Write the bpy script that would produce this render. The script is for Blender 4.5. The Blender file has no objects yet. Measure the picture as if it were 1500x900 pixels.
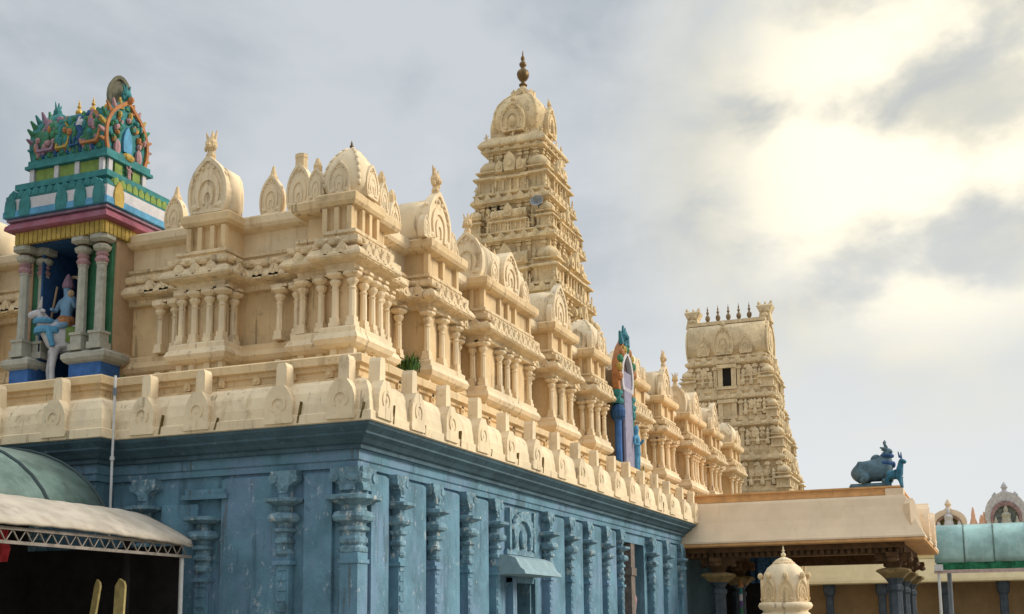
import bpy, bmesh, math, random
from mathutils import Vector, Matrix
random.seed(7)
R = math.radians
S = bpy.context.scene
COL = S.collection

# ------------------------------------------------------------------ camera
cd = bpy.data.cameras.new("camera")
cam = bpy.data.objects.new("camera", cd)
COL.objects.link(cam)
P, RO, YA = R(8.65), R(-.568), R(21.76)
fw = Vector((-math.sin(YA) * math.cos(P), math.cos(YA) * math.cos(P), math.sin(P)))
r0 = Vector((math.cos(YA), math.sin(YA), 0))
u0 = r0.cross(fw)
rr = r0 * math.cos(RO) + u0 * math.sin(RO)
uu = -r0 * math.sin(RO) + u0 * math.cos(RO)
cam.matrix_world = Matrix(((rr.x, uu.x, -fw.x, 8.78), (rr.y, uu.y, -fw.y, -15.71), (rr.z, uu.z, -fw.z, 1.6), (0, 0, 0, 1)))
cd.sensor_width = 36
cd.lens = 1765.5 / 1500 * 36
cd.shift_y = (650.7 - 450) / 1500
cd.clip_end = 3000
cd.clip_start = .1
S.camera = cam

# ------------------------------------------------------------------ world, sun, exposure
SUN_AZ, SUN_EL = 63, 28             # azimuth from +Y towards +X
w = bpy.data.worlds.new("World")
S.world = w
w.use_nodes = True
nt = w.node_tree
nt.nodes.clear()


def N(t, kind, **kw):
    n = t.nodes.new(kind)
    for k, v in kw.items():
        if k in ('operation', 'blend_type', 'data_type', 'sky_type', 'sun_disc', 'sun_elevation', 'sun_rotation', 'interpolation_type', 'vector_type', 'noise_dimensions', 'air_density', 'dust_density', 'feature', 'wave_type', 'bands_direction', 'use_clamp', 'clamp'):
            setattr(n, k, v)
        else:
            n.inputs[k if not k.startswith('i') or not k[1:].isdigit() else int(k[1:])].default_value = v
    return n


def math_node(t, op, a, b=None, c=None, clamp=False):
    n = t.nodes.new('ShaderNodeMath')
    n.operation = op
    n.use_clamp = clamp
    for i, v in enumerate((a, b, c)):
        if v is None:
            continue
        if isinstance(v, (int, float)):
            n.inputs[i].default_value = v
        else:
            t.links.new(v, n.inputs[i])
    return n.outputs[0]


def mixc(t, fac, a, b, blend='MIX'):
    n = t.nodes.new('ShaderNodeMix')
    n.data_type = 'RGBA'
    n.blend_type = blend
    for k, v in ((0, fac), (6, a), (7, b)):
        if isinstance(v, (int, float)):
            n.inputs[k].default_value = v
        elif isinstance(v, tuple):
            n.inputs[k].default_value = (*v, 1) if len(v) == 3 else v
        else:
            t.links.new(v, n.inputs[k])
    return n.outputs[2]


def ramp(t, x, a, b, lo=0., hi=1.):
    n = t.nodes.new('ShaderNodeMapRange')
    n.interpolation_type = 'SMOOTHSTEP'
    t.links.new(x, n.inputs[0])
    n.inputs[1].default_value, n.inputs[2].default_value = a, b
    n.inputs[3].default_value, n.inputs[4].default_value = lo, hi
    return n.outputs[0]


tc = nt.nodes.new('ShaderNodeTexCoord')
nrm = N(nt, 'ShaderNodeVectorMath', operation='NORMALIZE')
nt.links.new(tc.outputs['Generated'], nrm.inputs[0])
DIR = nrm.outputs[0]


def wnoise(scale, sx=1, sy=1, sz=1, off=(0, 0, 0), detail=7, rough=.55, dist=.4):
    m = nt.nodes.new('ShaderNodeMapping')
    m.inputs['Scale'].default_value = (sx, sy, sz)
    m.inputs['Location'].default_value = off
    nt.links.new(DIR, m.inputs[0])
    n = N(nt, 'ShaderNodeTexNoise', Scale=scale, Detail=detail, Roughness=rough, Distortion=dist)
    nt.links.new(m.outputs[0], n.inputs['Vector'])
    return n.outputs[0]


def wdot(v, p0, p1):
    n = N(nt, 'ShaderNodeVectorMath', operation='DOT_PRODUCT')
    nt.links.new(DIR, n.inputs[0])
    n.inputs[1].default_value = Vector(v).normalized()
    return ramp(nt, n.outputs['Value'], p0, p1)


sepd = nt.nodes.new('ShaderNodeSeparateXYZ')
nt.links.new(DIR, sepd.inputs[0])
ZD = sepd.outputs[2]
n1 = wnoise(3.6, 1, 1, 1.7, (3.1, 1.7, .4), 7, .52, .25)
n2 = wnoise(7.0, 1, 1, 1.6, (1.3, 7.7, 2.4), 8, .58, .5)
sky = mixc(nt, ramp(nt, n1, .36, .64), (.43, .48, .535), (.66, .70, .735))
sky = mixc(nt, ramp(nt, n2, .48, .74, 0, .45), sky, (.80, .82, .82))
sky = mixc(nt, ramp(nt, ZD, .08, .40, .95, 0), sky, (.85, .87, .88))
# the sun behind the clouds: cream veil and a blown-out core broken by darker cloud
GLOW = (-.03, .925, .365)
n3 = wnoise(6.0, 1, 1, 1.8, (9.4, 1.3, 4.6), 6, .52, .15)
veil = math_node(nt, 'MULTIPLY', wdot(GLOW, .964, .998), ramp(nt, n2, .36, .58, .35, 1))
sky = mixc(nt, math_node(nt, 'MULTIPLY', veil, .80), sky, (.95, .89, .70))
core = math_node(nt, 'MULTIPLY', wdot(GLOW, .982, .9985), ramp(nt, n3, .40, .60))
sky = mixc(nt, core, sky, (1.4, 1.28, .99))
dark = math_node(nt, 'MULTIPLY', math_node(nt, 'MULTIPLY', ramp(nt, n3, .48, .30), wdot(GLOW, .955, .985)), ramp(nt, ZD, .19, .30))
sky = mixc(nt, math_node(nt, 'MULTIPLY', dark, .40), sky, (.60, .63, .62))
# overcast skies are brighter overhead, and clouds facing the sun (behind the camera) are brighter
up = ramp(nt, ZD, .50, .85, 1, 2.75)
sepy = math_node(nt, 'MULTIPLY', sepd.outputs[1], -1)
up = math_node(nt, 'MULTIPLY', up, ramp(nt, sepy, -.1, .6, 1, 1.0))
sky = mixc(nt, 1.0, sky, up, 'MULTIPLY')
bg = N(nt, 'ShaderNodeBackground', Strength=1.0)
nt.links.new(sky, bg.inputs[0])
nis = N(nt, 'ShaderNodeTexSky', sky_type='NISHITA', sun_disc=False, sun_elevation=R(SUN_EL), sun_rotation=R(SUN_AZ), air_density=1.0, dust_density=2.0)
bg2 = N(nt, 'ShaderNodeBackground', Strength=.08)
nt.links.new(nis.outputs[0], bg2.inputs[0])
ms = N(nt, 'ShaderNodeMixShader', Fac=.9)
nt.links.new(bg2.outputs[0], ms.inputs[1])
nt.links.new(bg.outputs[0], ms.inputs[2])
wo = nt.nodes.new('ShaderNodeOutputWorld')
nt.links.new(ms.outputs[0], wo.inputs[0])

sl = bpy.data.lights.new("sun", 'SUN')
sl.energy = 3.0
sl.angle = R(20)
sl.color = (1.0, .92, .79)
sun = bpy.data.objects.new("sun", sl)
COL.objects.link(sun)
sd = Vector((math.sin(R(SUN_AZ)) * math.cos(R(SUN_EL)), math.cos(R(SUN_AZ)) * math.cos(R(SUN_EL)), math.sin(R(SUN_EL))))
sun.rotation_euler = (-sd).to_track_quat('-Z', 'Y').to_euler()
sun.location = sd * 60

S.view_settings.view_transform = 'Standard'
S.view_settings.look = 'None'
S.view_settings.exposure = 0.0
S.view_settings.gamma = 1
S.render.engine = 'CYCLES'
S.cycles.use_denoising = True
S.cycles.max_bounces = 6

# ------------------------------------------------------------------ materials
MATS = {}


def mat(name, col, rough=.85, var=.12, scale=2.0, streak=0, scol=(.10, .08, .05), grime=0, gcol=(.14, .10, .06), fleck=0, fcol=(.7, .7, .68), ft=.60, bump=.25, bscale=45, metal=0, spec=.25, drip=0, patch=None, weather=None):
    m = bpy.data.materials.new(name)
    m.use_nodes = True
    t = m.node_tree
    b = t.nodes['Principled BSDF']
    geo = t.nodes.new('ShaderNodeNewGeometry')

    def noise(sc, sv=(1, 1, 1), detail=5, rough_=.6, off=0):
        mp = t.nodes.new('ShaderNodeMapping')
        mp.inputs['Scale'].default_value = sv
        mp.inputs['Location'].default_value = (off, off * .7, off * 1.3)
        t.links.new(geo.outputs['Position'], mp.inputs[0])
        n = N(t, 'ShaderNodeTexNoise', Scale=sc, Detail=detail, Roughness=rough_)
        t.links.new(mp.outputs[0], n.inputs['Vector'])
        return n.outputs[0]
    lo = tuple(c * (1 - var) for c in col)
    hi = tuple(min(1, c * (1 + var)) for c in col)
    c = mixc(t, ramp(t, noise(scale), .3, .7), lo, hi)
    if patch:
        c = mixc(t, ramp(t, noise(.9, (1, 1, .7), 6, .65, 21), .48, .60, 0, patch[0]), c, patch[1])
    if streak:
        c = mixc(t, ramp(t, noise(5, (1, 1, .12), 4, .6, 3), .54, .74, 0, streak), c, scol)
    if weather:
        c = mixc(t, ramp(t, noise(.75, (1, 1, .8), 7, .68, 61), .50, .62, 0, weather[0]), c, weather[1])
    if drip:
        c = mixc(t, math_node(t, 'MULTIPLY', ramp(t, noise(11, (1, 1, .045), 3, .5, 41), .60, .68, 0, drip), ramp(t, noise(1.3, (1, 1, 1), 4, .6, 51), .42, .58)), c, (.10, .07, .04))
    if grime:
        c = mixc(t, ramp(t, noise(2.2, (1, 1, 1), 9, .72, 11), .56, .72, 0, grime), c, gcol)
    if fleck:
        c = mixc(t, ramp(t, noise(9, (1, 1, .6), 6, .7, 31), ft, ft + .05, 0, fleck), c, fcol)
    t.links.new(c, b.inputs['Base Color'])
    b.inputs['Roughness'].default_value = rough
    b.inputs['Metallic'].default_value = metal
    b.inputs['Specular IOR Level'].default_value = spec
    if bump:
        h = noise(bscale, (1, 1, 1), 6, .6)
        h2 = noise(bscale * .22, (1, 1, 1), 3, .5, 5)
        hh = math_node(t, 'ADD', h, h2)
        bp = N(t, 'ShaderNodeBump', Strength=bump, Distance=.03)
        t.links.new(hh, bp.inputs['Height'])
        t.links.new(bp.outputs[0], b.inputs['Normal'])
    MATS[name] = m
    return m


CREAM = mat('cream_plaster', (.68, .495, .275), .85, .10, 1.4, .50, (.36, .22, .10), .65, (.27, .18, .09), patch=(.45, (.74, .57, .34)), bump=.4, drip=.5, weather=(.40, (.47, .37, .23)))
CARVED = mat('carved_cream_plaster', (.70, .54, .33), .85, .16, 5, .35, (.36, .21, .09), .75, (.28, .18, .08), patch=(.4, (.76, .62, .40)), bump=1.0, bscale=22, drip=.5, weather=(.45, (.50, .40, .26)))
CREAM_L = mat('pale_cream_plaster', (.74, .59, .385), .85, .08, 1.6, .50, (.42, .28, .13), .65, (.33, .23, .12), patch=(.4, (.80, .66, .44)), bump=.3, drip=.5, weather=(.45, (.52, .44, .31)))
TOWER = mat('aged_cream_stone', (.64, .49, .28), .9, .18, 2.6, .5, (.32, .22, .12), .8, (.22, .16, .09), bump=1.0, bscale=12, drip=.5, weather=(.40, (.44, .36, .23)))
GATE = mat('weathered_buff_stone', (.62, .49, .30), .9, .16, 2.2, .45, (.32, .23, .13), .75, (.24, .18, .105), bump=.9, bscale=9, drip=.4)
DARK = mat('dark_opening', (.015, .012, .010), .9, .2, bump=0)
BLUE = mat('blue_wall_paint', (.118, .235, .305), .75, .25, 1.3, .65, (.045, .09, .12), .6, (.045, .07, .08), fleck=.5, fcol=(.45, .50, .54), patch=(.65, (.175, .27, .39)), bump=.45, drip=.5)
BLUE_D = mat('slate_blue_paint', (.062, .115, .145), .7, .25, 1.5, .4, (.03, .05, .065), .4, (.03, .04, .04), fleck=.25, fcol=(.28, .33, .34), bump=.4)
BLUE_C = mat('worn_blue_carving', (.15, .26, .32), .75, .35, 6, 0, grime=.75, gcol=(.035, .05, .065), fleck=.75, ft=.57, fcol=(.56, .56, .52), bump=.6)
EAVE = mat('pale_eave_plaster', (.74, .58, .40), .8, .05, 1.2, .25, (.55, .38, .20), .12, (.48, .34, .18), bump=.15, weather=(.25, (.60, .47, .32)))
OCHRE = mat('orange_ochre_plaster', (.62, .34, .14), .85, .15, 3, .3, (.30, .16, .07), .3, (.28, .17, .09), bump=.3)
STONE_D = mat('dark_column_stone', (.055, .07, .085), .75, .25, 5, .2, (.03, .03, .03), 0, bump=.4)
OLIVE = mat('olive_brown_capital', (.20, .14, .06), .85, .3, 6, 0, grime=.4, gcol=(.06, .04, .02), bump=.5)
BEAMB = mat('brown_beam_stone', (.10, .055, .025), .85, .3, 5, 0, grime=.4, gcol=(.03, .02, .012), bump=.5)
WALLB = mat('brown_ochre_wall', (.26, .17, .085), .9, .12, 1.5, .25, (.14, .09, .05), .2, bump=.2)
YELLOW_C = mat('light_yellow_plaster', (.72, .60, .36), .85, .07, 1.5, .2, (.5, .36, .16), .15, bump=.2)
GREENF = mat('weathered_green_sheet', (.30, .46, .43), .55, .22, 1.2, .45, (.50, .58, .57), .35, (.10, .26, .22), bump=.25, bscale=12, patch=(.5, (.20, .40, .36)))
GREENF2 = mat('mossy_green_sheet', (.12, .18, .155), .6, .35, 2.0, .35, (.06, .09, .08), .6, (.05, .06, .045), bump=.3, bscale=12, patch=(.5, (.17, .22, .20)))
NETG = mat('green_shade_net', (.02, .15, .07), .8, .4, 5, bump=.4)
STEEL = mat('pale_painted_steel', (.55, .55, .53), .5, .1, 6, .2, (.3, .22, .15), bump=.1)
STEELG = mat('grey_painted_steel', (.16, .18, .20), .5, .2, 6, bump=.1)
SHEET = mat('faded_grey_sheet', (.40, .35, .28), .75, .18, 2.4, .35, (.22, .16, .11), .45, (.17, .13, .10), bump=.2, bscale=14)
TIMB_SHADE = mat('dark_timber_and_shade', (.018, .017, .018), .9, .3, 4, bump=.3)  # near-black timber; also paints interior shade under the awning and porch
PLANK = mat('raw_plank_wood', (.42, .34, .14), .8, .2, 8, .4, (.25, .18, .07), bump=.3)
RED = mat('red_cloth', (.55, .05, .06), .8, .2, 5, bump=.3)
BRASS = mat('tarnished_brass', (.16, .10, .04), .45, .3, 8, bump=.3, metal=.6)
GOLD = mat('gilded_finial', (.50, .30, .07), .4, .2, 8, bump=.2, metal=.6)
GREEN_L = mat('leaf_green', (.06, .13, .03), .7, .4, 9, bump=0)
BULLB = mat('blue_grey_bull_paint', (.085, .145, .175), .65, .3, 5, .3, (.05, .09, .12), .3, (.05, .07, .08), bump=.3)
PAVE = mat('courtyard_paving', (.30, .27, .22), .9, .15, .8, 0, grime=.4, bump=.2)


def paint(name, col, var=.18, grime=.30):
    g_ = sum(col) / 3
    col = tuple((c * .86 + g_ * .14) * .76 for c in col)
    return mat(name, col, .75, var, 6, .25, tuple(c * .45 for c in col), grime + .25, tuple(c * .35 + .015 for c in col), bump=.4, bscale=30)


P_TEAL = paint('teal_paint', (.03, .25, .25))
P_GREEN = paint('green_paint', (.05, .24, .11))
P_LIME = paint('lime_paint', (.24, .36, .06))
P_BLUE = paint('bright_blue_paint', (.03, .16, .48))
P_SKY = paint('sky_blue_paint', (.08, .35, .58))
P_NAVY = paint('deep_blue_paint', (.015, .095, .26), .2, 0)
P_WHITE = paint('white_paint', (.66, .63, .64), .08, .2)
P_PINK = paint('dusty_pink_paint', (.48, .26, .27))
P_MAUVE = paint('mauve_paint', (.34, .19, .27))
P_RED = paint('maroon_paint', (.34, .07, .08))
P_YELL = paint('yellow_paint', (.55, .37, .05))
P_ORNG = paint('orange_paint', (.52, .20, .05))
P_LILAC = paint('lilac_paint', (.46, .42, .55), .1, .15)
P_GREY = paint('pale_green_grey_paint', (.50, .48, .38), .12, .35)
P_SKIN = paint('blue_skin_paint', (.20, .40, .60))
P_TAN = paint('tan_plaster', (.58, .38, .20), .08, .15)
P_PURP = paint('purple_paint', (.16, .09, .30))

# ------------------------------------------------------------------ mesh helpers
WORLD = {}


class MB:
    def __init__(s):
        s.bm = bmesh.new()
        s.M = Matrix.Identity(4)
        s.mi = 0
        s.sm = False

    def v(s, x, y, z):
        return s.bm.verts.new(s.M @ Vector((x, y, z)))

    def f(s, vs):
        try:
            f = s.bm.faces.new(vs)
            f.material_index = s.mi
            f.smooth = s.sm
            return f
        except ValueError:
            return None

    def rings(s, rings, cap0=True, cap1=True, closed=True):
        vr = [[s.v(*p) for p in r] for r in rings]
        n = len(vr[0])
        for a, b in zip(vr, vr[1:]):
            for i in range(n if closed else n - 1):
                j = (i + 1) % n
                s.f((a[i], a[j], b[j], b[i]))
        sm, s.sm = s.sm, False
        if cap0:
            s.f(vr[0][::-1])
        if cap1:
            s.f(vr[-1])
        s.sm = sm
        return s

    def box(s, x0, x1, y0, y1, z0, z1):
        return s.rings([[(x0, y0, z), (x1, y0, z), (x1, y1, z), (x0, y1, z)] for z in (z0, z1)])

    def mold(s, poly, prof):
        """rectilinear/any CCW footprint lofted through (outward offset, z)"""
        n = len(poly)
        out = []
        for o, z in prof:
            r = []
            for i in range(n):
                a, b, c = (Vector(poly[k % n]) for k in (i - 1, i, i + 1))
                d1, d2 = (b - a).normalized(), (c - b).normalized()
                n1, n2 = Vector((d1.y, -d1.x)), Vector((d2.y, -d2.x))
                m = (n1 + n2) / (1 + n1.dot(n2))
                q = b + m * o
                r.append((q.x, q.y, z))
            out.append(r)
        return s.rings(out)

    def lathe(s, prof, c=(0, 0, 0), n=12, ex=2.0, rot=0., sy=1.):
        out = []
        for r, z in prof:
            ring = []
            for i in range(n):
                a = 2 * math.pi * i / n + rot
                ca, sa = math.cos(a), math.sin(a)
                k = (abs(ca) ** ex + abs(sa) ** ex) ** (-1 / ex)
                ring.append((c[0] + r * k * ca, c[1] + r * k * sa * sy, c[2] + z))
            out.append(ring)
        return s.rings(out)

    def plate(s, out, y0, y1, c=(0, 0, 0)):
        """outline in XZ extruded from y0 to y1"""
        return s.rings([[(c[0] + x, c[1] + y, c[2] + z) for x, z in out] for y in (y0, y1)])

    def ring(s, a, b, y0, y1, c=(0, 0, 0), arch=False):
        """frame between outline a (outer) and b (inner), same count"""
        def L(o, y):
            return [s.v(c[0] + x, c[1] + y, c[2] + z) for x, z in o]
        A0, A1, B0, B1 = L(a, y0), L(a, y1), L(b, y0), L(b, y1)
        n = len(a)
        if arch:
            for k in (0, n - 1):
                s.f((A0[k], B0[k], B1[k], A1[k]))
        for i in range(n - 1 if arch else n):
            j = (i + 1) % n
            s.f((A0[i], A0[j], B0[j], B0[i]))
            s.f((A0[i], A0[j], A1[j], A1[i]))
            s.f((B0[i], B0[j], B1[j], B1[i]))
            s.f((A1[i], A1[j], B1[j], B1[i]))
        return s

    def tube(s, p0, p1, ra, rb=None, n=8):
        p0, p1 = Vector(p0), Vector(p1)
        rb = ra if rb is None else rb
        d = (p1 - p0).normalized()
        a = d.orthogonal().normalized()
        b = d.cross(a)
        return s.rings([[tuple(p + a * r * math.cos(t) + b * r * math.sin(t)) for t in [2 * math.pi * i / n for i in range(n)]] for p, r in ((p0, ra), (p1, rb))])

    def ball(s, c, r, n=8, m=6):
        if isinstance(r, (int, float)):
            r = (r, r, r)
        out = []
        for j in range(m + 1):
            t = -math.pi / 2 + math.pi * (j * .96 + .02 * m) / m
            out.append([(c[0] + r[0] * math.cos(t) * math.cos(2 * math.pi * i / n), c[1] + r[1] * math.cos(t) * math.sin(2 * math.pi * i / n), c[2] + r[2] * math.sin(t)) for i in range(n)])
        return s.rings(out)

    def mesh(s, name, mats, center=False):
        c = Vector((0, 0, 0))
        if center and s.bm.verts:
            xs = [v.co for v in s.bm.verts]
            lo = [min(p[i] for p in xs) for i in range(3)]
            hi = [max(p[i] for p in xs) for i in range(3)]
            c = Vector(((lo[0] + hi[0]) / 2, (lo[1] + hi[1]) / 2, lo[2]))
            bmesh.ops.translate(s.bm, verts=s.bm.verts, vec=-c)
        bmesh.ops.recalc_face_normals(s.bm, faces=s.bm.faces)
        me = bpy.data.meshes.new(name)
        s.bm.to_mesh(me)
        s.bm.free()
        for m in (mats if isinstance(mats, (list, tuple)) else [mats]):
            me.materials.append(m)
        return me, c


def put(name, me, parent=None, loc=(0, 0, 0)):
    o = bpy.data.objects.new(name, me)
    COL.objects.link(o)
    loc = Vector(loc)
    if parent is not None:
        o.parent = parent
        o.location = loc - WORLD[parent.name]
    else:
        o.location = loc
    WORLD[o.name] = loc
    return o


def obj(name, mb, mats, parent=None):
    me, c = mb.mesh(name, mats, True)
    return put(name, me, parent, c)


def tag(o, label=None, cat=None, group=None, kind=None):
    for k, v in (('label', label), ('category', cat), ('group', group), ('kind', kind)):
        if v:
            o[k] = v
    return o


def thing(name, label, cat, loc, group=None):
    return tag(put(name, None, None, loc), label, cat, group)


def rect(x0, x1, y0, y1):
    return [(x0, y0), (x1, y0), (x1, y1), (x0, y1)]


ROTX = Matrix.Rotation(R(90), 4, 'Z')        # a front facing -Y turned to face +X
IDM = Matrix.Identity(4)


def face(side, x, y, z):
    return Matrix.Translation((x, y, z)) @ (ROTX if side == 'R' else IDM)


LEAF = [(0, .41), (.08, .455), (.2, .49), (.34, .50), (.48, .485), (.61, .44), (.73, .365), (.83, .275), (.90, .18), (.955, .10), (1.0, .05)]


def leaf(w, h, k=1.0, z0=0.):
    zc = .38
    pts = [(p[1] * w * k, (zc + (p[0] - zc) * k) * h + z0) for p in LEAF]
    return pts + [(-x, z) for x, z in reversed(pts)]


def circ(r, cz, n=14, a0=0):
    return [(r * math.cos(2 * math.pi * i / n + a0), cz + r * math.sin(2 * math.pi * i / n + a0)) for i in range(n)]


def arch_out(w, h, n=10, foot=.9):
    """horseshoe outline, base at z=0"""
    pts = [(w / 2 * foot, 0)]
    for i in range(n + 1):
        a = R(-25) + (R(205) + R(25)) * 0 + (R(230)) * i / n
        pts.append((w / 2 * math.cos(a), h * .42 + h * .58 * math.sin(a) if math.sin(a) > 0 else h * .42 + h * .58 * math.sin(a)))
    pts.append((-w / 2 * foot, 0))
    return pts


def gable_mesh(mb, w, h, d, detail=True):
    """leaf shaped horseshoe gable, front at y=0, base z=0"""
    mb.plate(leaf(w, h), 0, d)
    if detail:
        mb.ring(leaf(w, h, 1.0), leaf(w, h, .86), -.04 * w, .0)
        mb.ring(arch_out(.62 * w, .62 * h, 12, .8), arch_out(.46 * w, .48 * h, 12, .8), -.035 * w, .001, (0, 0, .10 * h), True)
        mb.ring(arch_out(.30 * w, .34 * h, 12, .8), arch_out(.16 * w, .20 * h, 12, .8), -.03 * w, .001, (0, 0, .16 * h), True)
        for k in range(9):
            a = R(10 + 160 * k / 8)
            mb.ball((.41 * w * math.cos(a), -.01 * w, .46 * h + .36 * h * math.sin(a)), (.045 * w, .03 * w, .045 * w), 6, 4)
        for sx in (-1, 1):
            mb.ball((sx * .33 * w, -.01, .12 * h), (.10 * w, .05 * w, .07 * h), 7, 4)
            mb.ball((sx * .40 * w, d * .4, .66 * h), (.06 * w, .05 * w, .06 * h), 6, 4)
    return mb


def crest_mesh(mb, s, seed=0):
    """lion-head crest standing on a gable tip, base z=0, front -Y"""
    rd = random.Random(seed)
    mb.lathe([(.16 * s, 0), (.20 * s, .15 * s), (.13 * s, .3 * s), (.22 * s, .45 * s), (.24 * s, .62 * s), (.16 * s, .8 * s)], n=8, sy=.8)
    mb.ball((0, -.14 * s, .5 * s), (.13 * s, .12 * s, .12 * s), 7, 4)
    for sx in (-1, 1):
        mb.tube((sx * .12 * s, 0, .7 * s), (sx * (.2 + .08 * rd.random()) * s, 0, (1.0 + .1 * rd.random()) * s), .075 * s, .02 * s, 6)
        mb.ball((sx * .2 * s, -.02, .42 * s), (.07 * s, .06 * s, .11 * s), 6, 4)
    mb.tube((0, .02, .74 * s), (.02 * s, .02, 1.08 * s), .09 * s, .03 * s, 6)
    return mb


KAL = [(.30, 0), (.34, .04), (.18, .08), (.14, .12), (.30, .17), (.46, .26), (.50, .34), (.42, .42), (.20, .48), (.14, .52), (.26, .57), (.30, .62), (.20, .67), (.10, .71), (.17, .76), (.15, .81), (.06, .86), (.045, .94), (.015, 1.0)]


def kalasha(mb, c, h, wscale=.45):
    sm, mb.sm = mb.sm, True
    mb.lathe([(r * h * wscale, z * h) for r, z in KAL], c, 10)
    mb.sm = sm
    return mb


def mini_kudus(mb, x0, x1, y0, y1, z, off, sp=.34, s=.2, sides='LR'):
    """row of little horseshoe bosses along the cornice of a rectangular block"""
    for side in sides:
        a, b = (x0, x1) if side == 'L' else (y0, y1)
        n = max(1, round((b - a) / sp))
        for i in range(n):
            u = a + (i + .5) * (b - a) / n
            mb.M = face(side, u if side == 'L' else x1 + off, y0 - off if side == 'L' else u, z)
            mb.plate(leaf(s, s * 1.25), -.03, .10)
            mb.plate(circ(s * .22, s * .45, 8), -.05, 0)
    mb.M = IDM


# ------------------------------------------------------------------ ground
g = MB().box(-600, 600, -500, 900, -.3, 0)
tag(obj('ground', g, PAVE), kind='structure')

# ------------------------------------------------------------------ blue hall with cream parapet
HALL = [(-12.5, -.35), (-4.55, -.35), (-4.55, 0), (0, 0), (0, 20.3), (-12.5, 20.3)]
hall = thing('temple_hall', 'long blue painted hall with carved pilasters under a cream parapet', 'building', (-4, 8, 0))
# walls: cut in pieces so that the niche and the doorway are real openings
hw = MB()
DOORS = [(6.0, 7.25, 2.62), (13.55, 15.75, 3.72)]
hw.mold([(-12.5, -.35), (-4.55, -.35), (-4.55, 0), (0, 0), (0, 6.0), (-1.2, 6.0), (-1.2, 7.25), (0, 7.25), (0, 13.55), (-1.3, 13.55), (-1.3, 15.75), (0, 15.75), (0, 20.3), (-12.5, 20.3)], [(.0, 0), (0, 2.62)])
hw.mold([(-12.5, -.35), (-4.55, -.35), (-4.55, 0), (0, 0), (0, 13.55), (-1.3, 13.55), (-1.3, 15.75), (0, 15.75), (0, 20.3), (-12.5, 20.3)], [(.0, 2.62), (0, 3.74)])
hw.mold(HALL, [(0, 3.74), (0, 4.0)])
hw.mold(HALL, [(.16, 0), (.16, .5), (.10, .55), (.10, .7), (.04, .75), (-.02, .76)])
obj('wall', hw, BLUE, hall)
cn = MB().mold(HALL, [(.02, 3.98), (.06, 3.985), (.06, 4.08), (.09, 4.10), (.09, 4.235), (.12, 4.25)])
obj('architrave', cn, BLUE, hall)
cn = MB().mold(HALL, [(.10, 4.245), (.17, 4.25), (.17, 4.31), (.22, 4.33), (.28, 4.39), (.36, 4.44), (.36, 4.47), (.46, 4.55), (.48, 4.60)])
obj('cornice', cn, BLUE_D, hall)
pp = MB().mold(HALL, [(.40, 4.58), (.52, 4.605), (.52, 4.74), (.485, 4.76), (.475, 4.90), (.43, 5.08), (.35, 5.22), (.26, 5.285), (.14, 5.30)])
para = obj('parapet', pp, CREAM_L, hall)
pp = MB().mold(HALL, [(.08, 5.295), (.13, 5.30), (.13, 5.35), (.06, 5.37), (.06, 5.46), (.10, 5.48), (.10, 5.54), (.17, 5.56), (.17, 5.68), (.12, 5.71)])
mini_kudus(pp, -4.0, -.1, -.06, 20, 5.37, .02, .62, .13, 'L')
mini_kudus(pp, -4.0, .0, .3, 20, 5.37, .07, .62, .13, 'R')
obj('coping', pp, CREAM, hall)


def medallion(side):
    mb = MB()
    mb.M = ROTX if side == 'R' else IDM
    o = [(.235, 0), (.25, .05), (.228, .14), (.235, .25), (.225, .36), (.19, .46), (.135, .54), (.09, .60)]
    o = o + [(-x, z) for x, z in reversed(o)]
    mb.plate(o, -.045, .15)                   # y measured from the parapet face, negative is outwards
    mb.plate([(.095, .5), (.085, .91), (.06, .975), (-.06, .975), (-.085, .91), (-.095, .5)], .03, .22)
    mb.ring(arch_out(.27, .25, 12, .7), arch_out(.20, .19, 12, .7), -.062, -.04, (0, 0, .20), True)
    mb.ball((0, -.04, .29), (.04, .02, .05), 6, 4)
    return mb.mesh('kudu_medallion', CREAM_L)[0]


def shadow_slit(side):  # dark sliver that paints the shadow gap beside a medallion
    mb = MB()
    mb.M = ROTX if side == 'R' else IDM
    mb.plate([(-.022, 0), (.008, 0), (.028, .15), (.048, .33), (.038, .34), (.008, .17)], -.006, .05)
    return mb.mesh('medallion_shadow', mat('gap_shadow_' + ('east' if side == 'R' else 'front'), (.13, .09, .025), .9, .3, 9, bump=.3))[0]


MED = {k: medallion(k) for k in 'LR'}
SHADOW_SLIT = {k: shadow_slit(k) for k in 'LR'}
for i, x in enumerate((-11.8, -10.5, -9.2, -7.6, -6.3, -4.97)):
    put('kudu_medallion', MED['L'], hall, (x, -.86, 4.65))
for i, x in enumerate((-3.53, -2.5, -1.03, .03)):
    m_ = put('kudu_medallion', MED['L'], hall, (x, -.51, 4.645 + random.uniform(-.01, .012)))
    m_.rotation_euler = (random.uniform(-.02, .02), random.uniform(-.025, .025), 0)
    m_.scale = (random.uniform(.93, 1.05), 1, random.uniform(.96, 1.03))
    w_ = put('medallion_shadow', SHADOW_SLIT['L'], hall, (x + .33, -.522, 4.63))
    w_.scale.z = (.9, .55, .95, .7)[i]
KY = [-.12, .98, 2.25, 3.56, 4.9, 6.25, 7.75, 9.05, 10.4, 11.7, 12.95, 14.25, 15.6, 16.9, 18.4, 19.75]
for y in KY:
    m_ = put('kudu_medallion', MED['R'], hall, (.51, y, 4.645 + random.uniform(-.01, .012)))
    m_.rotation_euler = (random.uniform(-.025, .025), random.uniform(-.02, .02), 0)
    m_.scale = (1, random.uniform(.92, 1.06), random.uniform(.95, 1.03))
    if random.random() < .7:
        w_ = put('medallion_shadow', SHADOW_SLIT['R'], hall, (.522, y + random.uniform(.27, .42), 4.63))
        w_.scale.z = random.uniform(.3, 1.0)


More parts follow.
